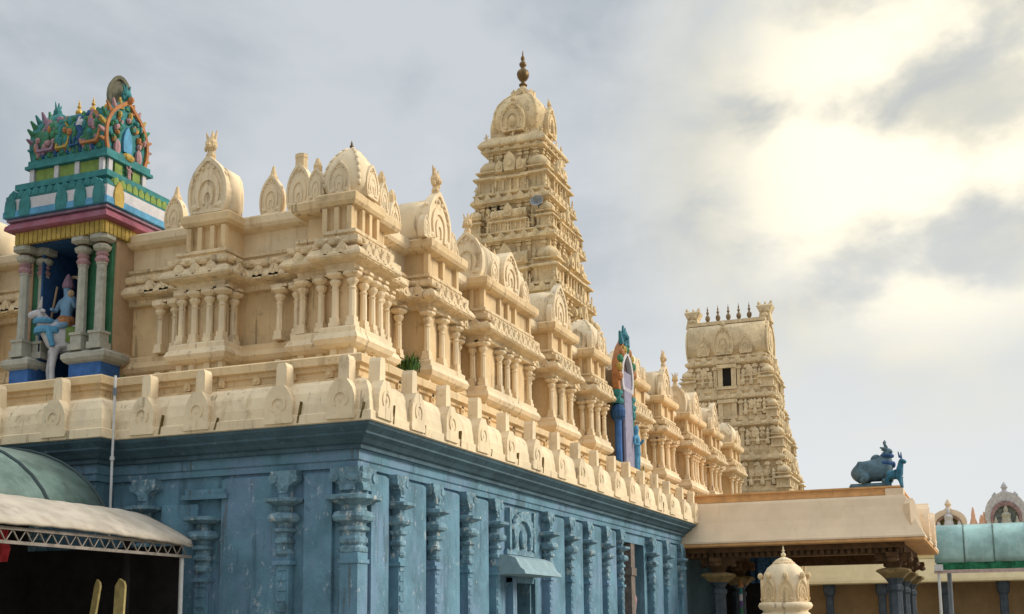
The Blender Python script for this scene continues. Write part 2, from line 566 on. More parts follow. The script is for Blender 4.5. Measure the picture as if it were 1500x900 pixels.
def hall_pilaster(side, w=.225, seed=0, short=False):
    """parts: shaft mesh; capital mesh; bracket mesh.  face plane y=0, outwards -Y"""
    T = ROTX if side == 'R' else IDM
    a = MB()
    a.M = T
    a.box(-w * .42, w * .42, -.165, .02, 0, 2.72)
    a.box(-w / 2 - .04, w / 2 + .04, -.22, .02, .7, 1.0)
    for i in range(7):                        # beaded upper shaft
        z = 1.55 + i * .155
        a.box(-w * .30, w * .30, -.18, -.15, z, z + .09)
    a.box(-w / 2 - .02, w / 2 + .02, -.21, .02, 2.56, 2.62)
    b = MB()
    b.M = T
    k = w / .225
    b.lathe([(.085 * k, 2.70), (.105 * k, 2.73), (.105 * k, 2.78), (.085 * k, 2.80), (.085 * k, 2.86), (.11 * k, 2.89), (.11 * k, 2.94), (.085 * k, 2.97), (.085 * k, 3.03), (.125 * k, 3.06), (.125 * k, 3.10), (.085 * k, 3.13), (.09 * k, 3.18), (.175 * k, 3.21), (.195 * k, 3.25), (.19 * k, 3.30), (.15 * k, 3.34), (.085 * k, 3.36), (.085 * k, 3.44), (.17 * k, 3.47), (.235 * k, 3.50), (.24 * k, 3.55), (.16 * k, 3.565)], (0, -.10, 0), 16, 5)
    c = MB()
    c.M = T
    c.box(-.075 * k, .075 * k, -.17, .02, 3.555, 3.985)
    o = [(-.075, 3.64), (-.085, 3.74), (-.19, 3.81), (-.20, 3.98), (.20, 3.98), (.19, 3.81), (.085, 3.74), (.075, 3.64)]
    c.plate([(x * k, z) for x, z in o], -.19, .02)
    for sx in (-1, 1):
        c.tube(T and (sx * .15 * k, -.205, 3.86), (sx * .15 * k, .01, 3.86), .065 * k, n=10)
    c.ball((0, -.18, 3.74), (.05 * k, .04, .07), 7, 4)
    if short:
        c = None
    return (a.mesh('pilaster', [BLUE])[0], b.mesh('capital', [BLUE_C])[0], c.mesh('bracket', [BLUE_C])[0] if c else None)


PILR, PILL = hall_pilaster('R'), hall_pilaster('L', .26)


def set_pilaster(ms, x, y, bracket=True, dz=0):
    p = put('pilaster', ms[0], hall, (x, y, dz))
    put('capital', ms[1], p, (x, y, dz))
    if bracket:
        put('bracket', ms[2], p, (x, y, dz))


for y in (1.17, 2.48, 3.83, 5.12, 8.0, 9.35, 10.6, 12.0, 13.2, 16.15, 17.65, 19.3):
    set_pilaster(PILR, 0, y)
for x in (-1.15, -3.75):
    set_pilaster(PILL, x, 0)
set_pilaster(PILL, -2.62, 0, False, -.22)
for x in (-5.6, -7.2, -8.8, -10.4):
    set_pilaster(PILL, x, -.35)
for y0_, y1_ in ((.30, .86), (1.30, 2.18), (2.61, 3.52), (3.96, 4.82), (8.13, 9.05), (9.48, 10.3), (10.73, 11.7), (12.13, 12.9), (16.28, 17.35), (17.78, 19.0), (19.43, 20.1)):
    obj('wall_panel', MB().mold(rect(-.05, .10, y0_, y1_), [(.0, .78), (.0, 3.90), (-.03, 3.935)]), BLUE, hall)
for x0_, x1_ in ((-.84, -.36), (-2.32, -1.29), (-3.45, -2.76), (-4.4, -3.9)):
    obj('wall_panel', MB().mold(rect(x0_, x1_, -.085, .05), [(.0, .78), (.0, 3.55 if x0_ == -3.45 else 3.90), (-.03, 3.935 if x0_ != -3.45 else 3.57)]), BLUE, hall)
# corner pilaster: one square shaft seen from both faces
cp = MB().box(-.22, .085, -.085, .22, 0, 2.72).box(-.24, .105, -.105, .24, 2.56, 2.62)
cpo = obj('pilaster', cp, BLUE, hall)
cp = MB()
cp.lathe([(.15, 2.70), (.18, 2.73), (.185, 2.79), (.15, 2.83), (.18, 2.87), (.185, 2.93), (.15, 2.97), (.15, 3.02), (.20, 3.05), (.205, 3.09), (.16, 3.12), (.17, 3.16), (.25, 3.19), (.275, 3.25), (.25, 3.32), (.17, 3.35), (.165, 3.42), (.28, 3.47), (.36, 3.50), (.365, 3.56), (.24, 3.585)], (-.08, .08, 0), 20, 5)
obj('capital', cp, BLUE_C, cpo)
cp = MB().box(-.24, .08, -.08, .24, 3.58, 3.985)
for T in (Matrix.Translation((-.08, -.02, 0)), Matrix.Translation((.02, .08, 0)) @ ROTX):
    cp.M = T
    cp.plate([(-.12, 3.64), (-.13, 3.72), (-.27, 3.80), (-.28, 3.98), (.28, 3.98), (.27, 3.80), (.13, 3.72), (.12, 3.64)], -.13, .1)
    for sx in (-1, 1):
        cp.tube((sx * .21, -.155, 3.84), (sx * .21, .05, 3.84), .08, n=10)
obj('bracket', cp, BLUE_C, cpo)
# lintel shelf over the short pilaster
sh = MB().box(-3.05, -2.2, -.14, .01, 3.62, 3.70).box(-3.0, -2.25, -.10, .01, 3.70, 3.78)
obj('shelf', sh, BLUE, hall)
# relief panel and hooded niche door
rp = MB()
rp.M = face('R', .0, 6.6, 3.0)
rp.box(-.78, .78, -.07, .02, 0, .10)
rp.box(-.72, .72, -.05, .02, .10, .90)
rp.ring(arch_out(1.05, .75), arch_out(.78, .56), -.12, -.04, (0, 0, .13), True)
for i in range(9):
    a = R(20 + 140 * i / 8)
    rp.ball((.55 * math.cos(a), -.09, .40 + .40 * math.sin(a)), (.09, .05, .07), 6, 4)
rp.ball((0, -.09, .32), (.12, .07, .2), 7, 5)
for sx in (-1, 1):
    rp.ball((sx * .42, -.08, .28), (.09, .06, .16), 7, 5)
    rp.box(sx * .66 - .05, sx * .66 + .05, -.10, .02, .1, .9)
obj('relief_panel', rp, BLUE_C, hall)
hd = MB()
hd.M = face('R', 0, 6.1, 2.58)
sec = [(.72, 0), (.70, .06), (.62, .12), (.52, .30), (.36, .36), (0, .38), (0, .0)]   # out, up
for (a, b) in ((-1.0, 1.0),):
    hd.rings([[(a, -o, z) for o, z in sec], [(b, -o, z) for o, z in sec]])
obj('door_hood', hd, mat('pale_blue_hood_paint', (.24, .34, .37), .7, .12, 4, .25, (.12, .19, .22), .2), hall)
dj = MB()
dj.M = face('R', 0, 6.62, 0)
for sx in (-1, 1):
    dj.box(sx * .60 - .10, sx * .60 + .10, -.14, .05, .5, 2.55)
    dj.box(sx * .46 - .05, sx * .46 + .05, -.06, .2, .5, 2.55)
dj.box(-.7, .7, -.12, .05, 2.46, 2.58)
obj('door_frame', dj, [BLUE], hall)
dd = MB()
dd.M = face('R', 0, 6.62, 0)
dd.box(-.62, .62, .62, .70, .2, 2.6)
obj('door', dd, TIMB_SHADE, hall)
# doorway further along: dark, stone jamb with a pale painted band
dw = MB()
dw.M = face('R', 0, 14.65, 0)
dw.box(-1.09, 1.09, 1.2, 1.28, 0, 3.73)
obj('doorway_back', dw, TIMB_SHADE, hall)
dw = MB()
dw.M = face('R', 0, 14.55, 0)
dw.box(-.1, .25, -.02, .3, 0, 3.73)
dw.box(-.14, .29, -.05, .3, 2.9, 3.1)
obj('door_jamb', dw, mat('grey_brown_jamb', (.17, .14, .12), .85, .3, 6, .3, bump=.4), hall)
dw = MB()
dw.M = face('R', 0, 15.15, 0)
dw.lathe([(.2, .9), (.26, 1.4), (.20, 1.9), (.25, 2.3), (.16, 2.6), (.14, 2.7), (.15, 2.85), (.08, 3.0)], (0, .3, 0), 10)
obj('guardian_figure', dw, P_PINK, hall)
# rear wing of the hall carrying the rest of the gallery
rw = MB().box(-12.5, -.35, 20.35, 34.5, 0, 5.6)
obj('rear_wing', rw, BLUE_D, hall)

# ------------------------------------------------------------------ cream gallery of miniature shrines on the roof
FR, RR = -.70, -1.15        # projecting plane and recess plane of the east row
FL, RL = 1.15, 1.68         # the same for the front row
GP_LO = [(-.10, 5.3), (-.10, 6.15), (.0, 6.17), (.07, 6.22), (.11, 6.30), (.07, 6.39), (.04, 6.41), (.04, 6.49), (-.02, 6.53), (-.17, 6.545)]
GP_WALL = [(-.17, 6.53), (-.17, 7.50)]
GP_K = [(-.16, 7.49), (-.04, 7.50), (-.02, 7.59), (.05, 7.61), (.15, 7.63), (.20, 7.67), (.20, 7.71), (.14, 7.80), (.04, 7.86), (.02, 7.89), (.08, 7.90), (.10, 7.93), (.10, 8.02), (.02, 8.04), (-.04, 8.05), (-.04, 8.10), (.0, 8.115), (.0, 8.17), (-.10, 8.185)]
GP_N = [(-.13, 8.17), (-.13, 8.58), (-.02, 8.60), (.05, 8.625), (.09, 8.68), (.10, 8.80), (.06, 8.84)]
gal = thing('shrine_gallery', 'cream plastered gallery of small roof shrines standing above the blue hall', 'building', (-4, 10, 5.7))
GAL = [(-12.4, RL), (-7.62, RL), (-7.62, 2.75), (-6.02, 2.75), (-6.02, RL), (RR, RL), (RR, 34.2), (-12.4, 34.2)]   # notched round the painted pavilion
obj('plinth', MB().mold(GAL, GP_LO), CREAM, gal)
obj('wall', MB().mold(GAL, GP_WALL), CREAM, gal)
kk = MB().mold(GAL, GP_K)
mini_kudus(kk, -5.3, -2, RL, 34, 7.64, .17, .34, .2, 'L')
mini_kudus(kk, -12, -8.0, RL, 34, 7.64, .17, .34, .2, 'L')
mini_kudus(kk, -12, RR, 3, 34, 7.64, .17, .34, .2, 'R')
for i in range(70):
    kk.ball((RR + .10, 3 + i * .44, 7.97), (.035, .07, .05), 6, 4)
for i in range(8):
    kk.ball((-5.2 + i * .44, RL - .10, 7.97), (.07, .035, .05), 6, 4)
obj('kapota_cornice', kk, CARVED, gal)
nn = MB().mold(GAL, GP_N)
obj('ledge', nn, CREAM_L, gal)


def gpil():
    m = MB()
    m.box(-.085, .085, -.085, .085, 0, .07)
    m.box(-.07, .07, -.07, .07, .07, .16)
    m.lathe([(.065, .15), (.058, .62)], (0, 0, 0), 8, rot=R(22.5))
    m.lathe([(.058, .615), (.075, .64), (.05, .67), (.055, .69), (.095, .75), (.10, .79), (.06, .82)], (0, 0, 0), 10)
    m.lathe([(.06, .815), (.13, .86), (.14, .875), (.14, .91), (.08, .92)], (0, 0, 0), 12, 8)
    m.box(-.07, .07, -.07, .07, .915, .985)
    m.box(-.16, .16, -.06, .06, .94, .98)
    return m.mesh('pilaster', CREAM_L)[0]


GPIL = gpil()
DPOST = MB().box(-.06, .06, -.05, .05, 0, .66).mesh('dwarf_post', CREAM_L)[0]


def pil(par, x, y, post=True, dz=0):
    put('pilaster', GPIL, par, (x, y, 6.53 + dz))
    if post:
        put('dwarf_post', DPOST, par, (x, y, 5.52))


def bay(x0, x1, y0, y1, dz=0., pils=(), sides='LR', top=True, label=None, cut=.0):
    """one projecting shrine of the gallery: body, plinth, cornice; returns the body as part"""
    q = rect(x0, x1, y0, y1)

    def sh(p):
        return [(o, z + dz) for o, z in p]
    b = obj('shrine_body', MB().mold(q, sh(GP_WALL)), CREAM, gal)
    if label:
        b['label'] = label
    obj('plinth', MB().mold(q, sh(GP_LO)), CREAM_L, b)
    k = MB().mold(q, sh(GP_K))
    mini_kudus(k, x0 + .02, x1 - .02, y0 + .02, y1 - .02, 7.64 + dz, .17, .29, .21, sides)
    for i in range(int((y1 - y0) / .22)):
        k.ball((x1 + .10, y0 + .11 + i * .22, 7.975 + dz), (.04, .06, .05), 6, 4)
    for i in range(int((x1 - x0) / .22)):
        k.ball((x0 + .11 + i * .22, y0 - .10, 7.975 + dz), (.06, .04, .05), 6, 4)
    obj('kapota_cornice', k, CARVED, b)
    if top:
        t = MB().mold(q, sh(GP_N))
        for (u, v) in pils:                   # little strips on the neck tier
            t.box(u - .05, u + .05, v - .05, v + .05, 8.18 + dz, 8.6 + dz)
        obj('neck', t, CREAM, b)
    for (u, v) in pils:
        pil(b, u, v, True, dz)
    return b


def nasi(par, side, x, y, z, wd, h, barrel=.0, crest=.0, mats=None, name='horseshoe_gable', d=.12, seed=0, bname='barrel_roof'):
    m = MB()
    m.M = face(side, x, y, z)
    gable_mesh(m, wd, h, d)
    gp = obj(name, m, mats or CREAM_L, par)
    if crest:
        m = MB()
        m.M = face(side, x, y, z) @ Matrix.Translation((0, d / 2, h * .96))
        crest_mesh(m, crest, seed)
        obj('crest', m, mats or CREAM, par)
    return gp


def barrel(par, side, x, y, z, wd, h, y0, y1):
    """barrel roof behind a gable: outline swept along the depth"""
    m = MB()
    m.M = face(side, x, y, z)
    m.sm = True
    o = [(.44, 0), (.48, .12), (.495, .3), (.49, .5), (.455, .68), (.37, .82), (.21, .91), (.0, .94)]
    o = [(a * wd, b * h) for a, b in o]
    o = o + [(-a, b) for a, b in reversed(o[:-1])]
    m.plate(o, y0, y1)
    return obj('barrel_roof', m, CREAM_L, par)


def square_dome(par, x, y, z, r, h, mats, n=24, ex=3.4, fin=.12, nas=True):
    m = MB()
    m.sm = True
    m.lathe([(r * .82, 0), (r * .84, .05 * h), (r * .98, .16 * h), (r * 1.02, .26 * h), (r, .38 * h), (r * .92, .52 * h), (r * .78, .67 * h), (r * .58, .80 * h), (r * .36, .91 * h), (r * .14, .98 * h), (r * .06, 1.0 * h)], (x, y, z), n, ex, R(0))
    for a in range(4):                        # ridge ribs down the corners
        ca, sa = math.cos(R(45 + 90 * a)), math.sin(R(45 + 90 * a))
        k = (2 * abs(ca) ** ex) ** (-1 / ex)
        pts = [(.98, .16), (1.02, .26), (1.0, .38), (.92, .52), (.78, .67), (.58, .80), (.36, .91), (.14, .98)]
        for (r1, z1), (r2, z2) in zip(pts, pts[1:]):
            m.tube((x + r * r1 * k * ca, y + r * r1 * k * sa, z + z1 * h), (x + r * r2 * k * ca, y + r * r2 * k * sa, z + z2 * h), .03, n=6)
    d = obj('dome', m, mats, par)
    if nas:
        for side, dx, dy in (('L', 0, -r * .99), ('R', r * .99, 0)):
            m = MB()
            m.M = face(side, x + dx, y + dy, z)
            gable_mesh(m, r * 1.05, h * .62, .14)
            obj('horseshoe_gable', m, mats, d)
    if fin:
        obj('finial', kalasha(MB(), (x, y, z + h * .985), fin), BRASS, d)
    return d


# corner shrine
c1 = bay(-1.32, FR, FL, 2.25, 0, top=False, pils= [(-.80, FL + .10), (-1.12, FL + .10), (FR - .10, 1.62), (FR - .10, 1.92), (FR - .10, 2.18)], label='corner shrine with a square dome')
c2 = bay(-1.98, -.88, 1.36, 2.86, -.004, [(-1.50, 1.44), (-1.86, 1.44), (-.97, 2.52), (-.97, 2.76)], top=False)
c3 = MB().mold(rect(-1.38, -.80, 1.25, 2.12), [(max(o, -.05), z + .003) for o, z in GP_N])
for (u, v) in ((-1.33, 1.26), (-1.1, 1.26), (-.86, 1.26), (-.81, 1.55), (-.81, 1.8), (-.81, 2.06)):
    c3.box(u - .045, u + .045, v - .045, v + .045, 8.18, 8.6)
obj('neck', MB().mold(rect(-1.98, -.84, 1.38, 2.86), [(o - .02, z - .003) for o, z in GP_N]), CREAM, c2)
obj('neck', c3, CREAM, c1)
square_dome(c1, -1.09, 1.685, 8.84, .41, .96, CREAM_L, fin=.17)
for (x, y, s) in ((-1.62, 1.40, 'L'), (-.84, 2.42, 'R')):
    g_ = nasi(c1, s, x, y, 8.84, .34, .60)
    obj('peg_finial', MB().lathe([(.07, -.06), (.08, .08), (.03, .22)], (x + .03 * (s == 'R') * -2, y + .06 * (s == 'L'), 9.40), 8), CREAM, g_)

# front row: bay with the large horseshoe, and its neighbours
bB = bay(-4.30, -3.25, FL, 2.2, 0, [(-3.36, FL + .1), (-3.62, FL + .1), (-3.93, FL + .1), (-4.2, FL + .1), (-3.35, FL + .42)], top=False, label='front shrine with a large horseshoe gable and lion crest')
n_ = MB().mold(rect(-4.10, -3.28, FL + .06, 2.2), [(max(o, -.05), z) for o, z in GP_N])
for u in (-4.05, -3.82, -3.56, -3.33):
    n_.box(u - .045, u + .045, FL + .02, FL + .12, 8.18, 8.6)
obj('neck', n_, CREAM, bB)
nasi(bB, 'L', -3.67, FL + .02, 8.84, .82, 1.04, crest=.50, seed=3)
barrel(bB, 'L', -3.67, FL + .02, 8.84, .82, .98, .1, .50)
for x in (-2.43, -2.08):
    pil(gal, x, RL - .06)
for x in (-4.62, -4.95):
    pil(gal, x, RL - .06)
for x, wd, h in ((-4.76, .42, .64), (-2.69, .46, .72), (-2.12, .50, .86)):
    nasi(gal, 'L', x, RL - .02, 8.84, wd, h, crest=.0, d=.14)
    m = MB()
    m.M = face('L', x, RL + .05, 8.84 + h * .9)
    if wd > .48:
        m.lathe([(.12, -.06), (.115, .18), (.125, .19), (.12, .26), (.03, .28)], n=8, sy=.8)
    else:
        m.lathe([(.08, -.06), (.09, .04), (.06, .10), (.02, .26)], n=8)
    obj('peg_finial', m, CREAM, gal)
# beyond the painted pavilion
bW = bay(-10.3, -8.9, FL, 2.2, 0, [(-9.0, FL + .1), (-9.4, FL + .1), (-9.8, FL + .1), (-10.2, FL + .1)], label='front shrine left of the painted pavilion')
nasi(bW, 'L', -9.45, FL + .06, 8.84, .9, .95, crest=.4)
barrel(bW, 'L', -9.45, FL + .06, 8.84, .96, .95, .1, .95)

# east row
ROW = [  # y0, y1, roof kind, label
    (3.97, 5.45, 'side', 'shrine with a barrel roof and a tall crowned gable'),
    (6.62, 9.45, 'long', 'long shrine with a barrel roof along the row'),
    (10.75, 12.35, 'side', 'shrine with a plain barrel roof below the tower'),
    (13.75, 15.1, 'dome', 'domed shrine just before the painted niche'),
    (17.0, 19.1, 'dome', 'domed shrine just behind the painted niche'),
    (20.9, 22.6, 'side', 'shrine with a crested barrel roof'),
    (24.3, 26.7, 'long', 'long shrine far along the row'),
    (28.1, 29.7, 'side', 'shrine with a gable near the far end'),
    (31.8, 33.6, 'dome', 'last domed shrine at the far end'),
]
for i, (y0, y1, kind, lab) in enumerate(ROW):
    n = 4 if kind == 'long' else 3
    ps = [(FR - .1, y0 + .1 + (y1 - y0 - .2) * k / (n - 1)) for k in range(n)]
    if kind == 'long':
        ps.insert(2, (FR - .1, (y0 + y1) / 2))
    ps = [(a, b) for a, b in ps] + [(FR - .34, y0 + .1)] * (i % 2)
    b = bay(-2.2, FR, y0, y1, 0, ps, label=lab)
    yc = (y0 + y1) / 2
    if kind == 'side':
        cr = .52 if i in (0, 5) else .0
        gw, gh = min(1.02, y1 - y0 - .3), 1.08
        yc = yc - (.10 if i == 0 else .0)
        nasi(b, 'R', FR - .06, yc - .12, 8.84, gw, gh, crest=cr, seed=i)
        for k in (-1, 1):
            nasi(b, 'R', FR - .02, yc - .12 + k * gw * .60, 8.84, .26, .44)
        barrel(b, 'R', FR - .06, yc - .12, 8.84, gw * .98, gh * .90, .1, .70)
    elif kind == 'long':
        m = MB()
        nasi(b, 'L', -1.12, y0 + .0, 8.84, .76, 1.0, crest=.44, seed=i)
        o_ = barrel(b, 'L', -1.12, y0 + .0, 8.84, .74, .90, .1, y1 - y0 - .5)
        nasi(b, 'L', -1.12, y1 - .52, 8.84, .76, 1.0)
        for k in range(4):
            obj('finial', kalasha(MB(), (-1.12, y0 + .5 + k * (y1 - y0 - 1.3) / 3, 9.66), .26, .5), CREAM, o_)
        nasi(b, 'R', FR + .0, yc, 8.84, .95, .90, d=.4)
        for k in (-1, 1):
            nasi(b, 'R', FR - .0, yc + k * (y1 - y0) * .32, 8.84, .4, .5, d=.3)
    else:
        square_dome(b, -1.18, yc, 8.84, .52, .95, CREAM_L, fin=.16)
        for k in (-1, 1):
            nasi(b, 'R', FR - .02, yc + k * ((y1 - y0) / 2 - .16), 8.84, .3, .5)
for y in (3.35, 6.0, 10.1, 13.05, 20.0, 23.5, 27.4, 30.7):   # leaf pegs over the recesses
    g_ = nasi(gal, 'R', RR + .04, y, 8.84, .42, .60, d=.14)
    m = MB().lathe([(.09, -.06), (.09, .12), (.03, .24)], (RR - .03, y, 9.40), 8)
    obj('peg_finial', m, CREAM, g_)
for y in (3.05, 3.7, 5.8, 6.35, 9.8, 10.4, 12.7, 13.4, 19.6, 20.4, 23.1, 23.8):
    pil(gal, RR - .06, y)

# ------------------------------------------------------------------ tower helpers
def figure(mb, x, y, z, h, side='L'):
    """small stucco figure relief"""
    mb.M = face(side, x, y, z)
    mb.lathe([(.12 * h, 0), (.15 * h, .2 * h), (.11 * h, .45 * h), (.17 * h, .68 * h), (.07 * h, .76 * h)], (0, 0, 0), 7, sy=.7)
    mb.ball((0, -.02 * h, .86 * h), .10 * h, 6, 5)
    mb.tube((0, 0, .92 * h), (0, 0, 1.1 * h), .07 * h, .02 * h, 6)
    a = random.choice((-1, 1))
    mb.tube((.15 * h, 0, .66 * h), (.3 * h, -.05 * h, (.5 + .3 * (a > 0)) * h), .05 * h, .04 * h, 5)
    mb.tube((-.15 * h, 0, .66 * h), (-.3 * h, -.05 * h, (.5 + .3 * (a < 0)) * h), .05 * h, .04 * h, 5)
    mb.M = IDM


def mini_kuta(s):
    """corner miniature shrine with dome, unit about 1 tall, base at 0"""
    m = MB()
    q = rect(-.32 * s, .32 * s, -.32 * s, .32 * s)
    m.mold(q, [(.04 * s, 0), (.04 * s, .06 * s), (-.04 * s, .08 * s), (-.04 * s, .40 * s), (.0, .42 * s), (.10 * s, .45 * s), (.10 * s, .50 * s), (.0, .55 * s), (-.08 * s, .57 * s), (-.08 * s, .64 * s), (.04 * s, .67 * s), (.04 * s, .71 * s), (-.02 * s, .72 * s)])
    for sx in (-1, 1):
        for sy in (-1, 1):
            m.box(sx * .27 * s - .05 * s, sx * .27 * s + .05 * s, sy * .27 * s - .05 * s, sy * .27 * s + .05 * s, .07 * s, .42 * s)
    m.sm = True
    m.lathe([(.26 * s, .71 * s), (.32 * s, .80 * s), (.31 * s, .90 * s), (.22 * s, 1.02 * s), (.08 * s, 1.10 * s), (.03 * s, 1.2 * s)], (0, 0, 0), 12, 3)
    return m


def mini_shala(mb, side, x, y, z, w_, s, d=.3):
    """oblong miniature shrine with barrel roof and three gables, front at origin"""
    mb.M = face(side, x, y, z)
    q = rect(-w_ / 2, w_ / 2, 0, d)
    mb.mold(q, [(.03 * s, 0), (.03 * s, .06 * s), (-.03 * s, .08 * s), (-.03 * s, .40 * s), (.10 * s, .44 * s), (.10 * s, .50 * s), (-.02 * s, .56 * s), (-.04 * s, .62 * s), (.04 * s, .66 * s), (.0, .70 * s)])
    n = max(2, int(w_ / (.22 * s)))
    for i in range(n + 1):
        u = -w_ / 2 + w_ * i / n
        mb.box(u - .03 * s, u + .03 * s, -.03 * s, .04, .07 * s, .42 * s)
    sec = [(-.02, .69), (-.05, .78), (-.02, .92), (.10, 1.05), (.22, 1.09)]
    o = [(a * s, b * s) for a, b in sec]
    mb.rings([[(u, yy, zz) for yy, zz in o] + [(u, d, 1.09 * s), (u, d, .69 * s)] for u in (-w_ / 2, w_ / 2)])
    for k, sc in ((0, 1.0), (-.34, .6), (.34, .6)):
        mb.plate(leaf(.40 * s * sc, .62 * s * sc), -.12 * s, .05, (k * w_, 0, .66 * s))
        mb.plate(circ(.10 * s * sc, .24 * s * sc, 8), -.15 * s, -.1 * s, (k * w_, 0, .66 * s))
    mb.M = IDM


# ------------------------------------------------------------------ main tower (vimana)
TX, TY = -5.02, 20.2
vim = thing('shrine_tower', 'tall tiered cream tower with a bulging dome and brass finial', 'tower', (TX, TY, 8.8))
TIERS = [  # body z0, z1, width ; slab top, slab width
    (8.8, 10.4, 4.0, 10.75, 4.2),
    (10.75, 11.9, 3.4, 12.25, 3.62),
    (12.25, 13.75, 2.92, 14.15, 3.14),
    (14.15, 15.15, 2.42, 15.55, 2.66),
    (15.55, 17.0, 1.92, 17.45, 2.10),
]
NICHE = mat('niche_shade_brown', (.05, .032, .018), .9, .2, 4, bump=0)  # flat dark patches that paint the brown shade of recesses
for i, (z0, z1, wd, z2, sw) in enumerate(TIERS):
    h = wd / 2
    q = rect(TX - h, TX + h, TY - h, TY + h)
    m = MB()
    m.mold(q, [(.02, z0 - .02), (.06, z0 + .02), (.06, z0 + .08), (-.04, z0 + .11), (-.06, z0 + .16), (-.06, z1)])
    for side in 'LR':
        for u in (-.82, -.48, -.24, .24, .48, .82):
            m.M = face(side, TX + (u * h if side == 'L' else h), TY + (u * h if side == 'R' else -h), z0 + .1)
            m.box(-.05, .05, -.015, .08, 0, z1 - z0 - .14)
            m.box(-.085, .085, -.045, .08, z1 - z0 - .26, z1 - z0 - .18)
            m.box(-.10, .10, -.06, .08, z1 - z0 - .14, z1 - z0 - .09)
            m.M = IDM
    fh = (z1 - z0) * .62
    for side in 'LR':
        for u in (-.62, 0, .62):
            figure(m, TX + (u * h if side == 'L' else h + .06), TY + (u * h if side == 'R' else -h - .06), z0 + .10, fh * random.uniform(.9, 1.1), side)
        for k in range(9):                    # small beads, lion faces and knobs filling the friezes
            u = random.uniform(-.95, .95)
            m.M = face(side, TX + (u * h if side == 'L' else h), TY + (u * h if side == 'R' else -h), z0 + random.uniform(.15, z1 - z0 - .1))
            m.ball((0, -.02, 0), (random.uniform(.05, .11), .08, random.uniform(.06, .14)), 6, 4)
        m.M = IDM
        for k in range(5):                    # seated figures and finials on the slab edge
            u = -.9 + 1.8 * k / 4
            figure(m, TX + (u * sw / 2 if side == 'L' else sw / 2 - .06), TY + (u * sw / 2 if side == 'R' else -sw / 2 + .06), z2 - .02, .30, side)
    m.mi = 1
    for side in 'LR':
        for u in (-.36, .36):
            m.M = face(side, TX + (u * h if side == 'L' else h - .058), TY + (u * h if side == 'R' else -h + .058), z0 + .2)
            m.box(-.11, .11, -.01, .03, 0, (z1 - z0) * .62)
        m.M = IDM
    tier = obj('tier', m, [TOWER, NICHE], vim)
    m = MB()
    hs = sw / 2
    qs = rect(TX - hs, TX + hs, TY - hs, TY + hs)
    m.mold(qs, [(-.16, z1 - .02), (-.10, z1 + .0), (-.02, z1 + .04), (.05, z1 + .06), (.05, z1 + .12), (-.02, z1 + .22), (-.10, z1 + .26), (-.10, z1 + .30), (-.02, z2 - .06), (-.02, z2 - .02), (-.06, z2)])
    mini_kudus(m, TX - hs, TX + hs, TY - hs, TY + hs, z1 + .05, .03, .38, .22)
    obj('cornice', m, TOWER, tier)
    if i < 4:
        s = (TIERS[i + 1][1] - TIERS[i + 1][0]) * .78
        m = mini_kuta(s)
        me = m.mesh('corner_kuta', TOWER)[0]
        e = hs - .44 * s
        for sx, sy in ((-1, -1), (1, -1), (1, 1), (-1, 1)):
            put('corner_kuta', me, tier, (TX + sx * e, TY + sy * e, z2 - .01))
        for side in 'LR':
            m = MB()
            mini_shala(m, side, TX + (0 if side == 'L' else hs - .10), TY + (0 if side == 'R' else -hs + .10), z2 - .01, hs * .78, s * .92)
            obj('miniature_shrine', m, TOWER, tier)
# row of dark slots under the second slab as in a gallery
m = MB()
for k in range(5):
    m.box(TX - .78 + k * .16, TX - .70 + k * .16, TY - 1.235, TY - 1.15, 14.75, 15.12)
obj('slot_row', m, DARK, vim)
# neck and dome
m = MB()
h = .86
m.mold(rect(TX - h, TX + h, TY - h, TY + h), [(.10, 17.18), (.30, 17.20), (.33, 17.24), (.32, 17.30), (.22, 17.45), (.08, 17.58), (.0, 17.64), (-.06, 17.68), (-.06, 17.78)])
obj('neck', m, TOWER, vim)
m = MB()
m.sm = True
DP = [(.76, 0), (.80, .08), (.90, .25), (.93, .50), (.89, .78), (.78, 1.06), (.60, 1.30), (.42, 1.46), (.34, 1.53)]
m.lathe(DP, (TX, TY, 17.74), 32, 3.6)
m.sm = False
m.lathe([(.36, 1.50), (.40, 1.54), (.36, 1.60), (.24, 1.68), (.14, 1.80), (.08, 1.95), (.06, 2.0)], (TX, TY, 17.74), 16, 2.6)
dome = obj('dome', m, TOWER, vim)
m = MB()
for k in range(12):
    a = 2 * math.pi * k / 12
    m.M = Matrix.Translation((TX + .40 * math.cos(a), TY + .40 * math.sin(a), 19.22)) @ Matrix.Rotation(a + math.pi / 2, 4, 'Z')
    m.plate(leaf(.2, .22), -.02, .03)
for k in range(4):
    a = R(45 + 90 * k)
    for (r1, z1), (r2, z2) in zip(DP, DP[1:]):
        kx = (2 * math.cos(R(45)) ** 3.6) ** (-1 / 3.6)
        m.M = IDM
        m.tube((TX + r1 * kx * math.cos(a), TY + r1 * kx * math.sin(a), 17.74 + z1), (TX + r2 * kx * math.cos(a), TY + r2 * kx * math.sin(a), 17.74 + z2), .05, n=6)
obj('petal_band', m, TOWER, dome)
for side in 'LR':
    for sgn in (1, -1):
        m = MB()
        m.M = Matrix.Translation((TX, TY, 17.70)) @ (IDM if side == 'L' else ROTX) @ Matrix.Rotation(0 if sgn > 0 else math.pi, 4, 'Z') @ Matrix.Translation((0, -1.0, 0))
        gable_mesh(m, .86, 1.02, .24)
        M0 = m.M.copy()
        m.M = M0 @ Matrix.Translation((0, .08, .95))
        crest_mesh(m, .36, 5)
        m.M = M0
        figure2 = m
        figure2.ball((0, -.05, .34), (.10, .07, .2), 7, 5)
        obj('horseshoe_gable', m, TOWER, dome)
obj('finial', kalasha(MB(), (TX, TY, 19.68), 1.28, .34), BRASS, vim)
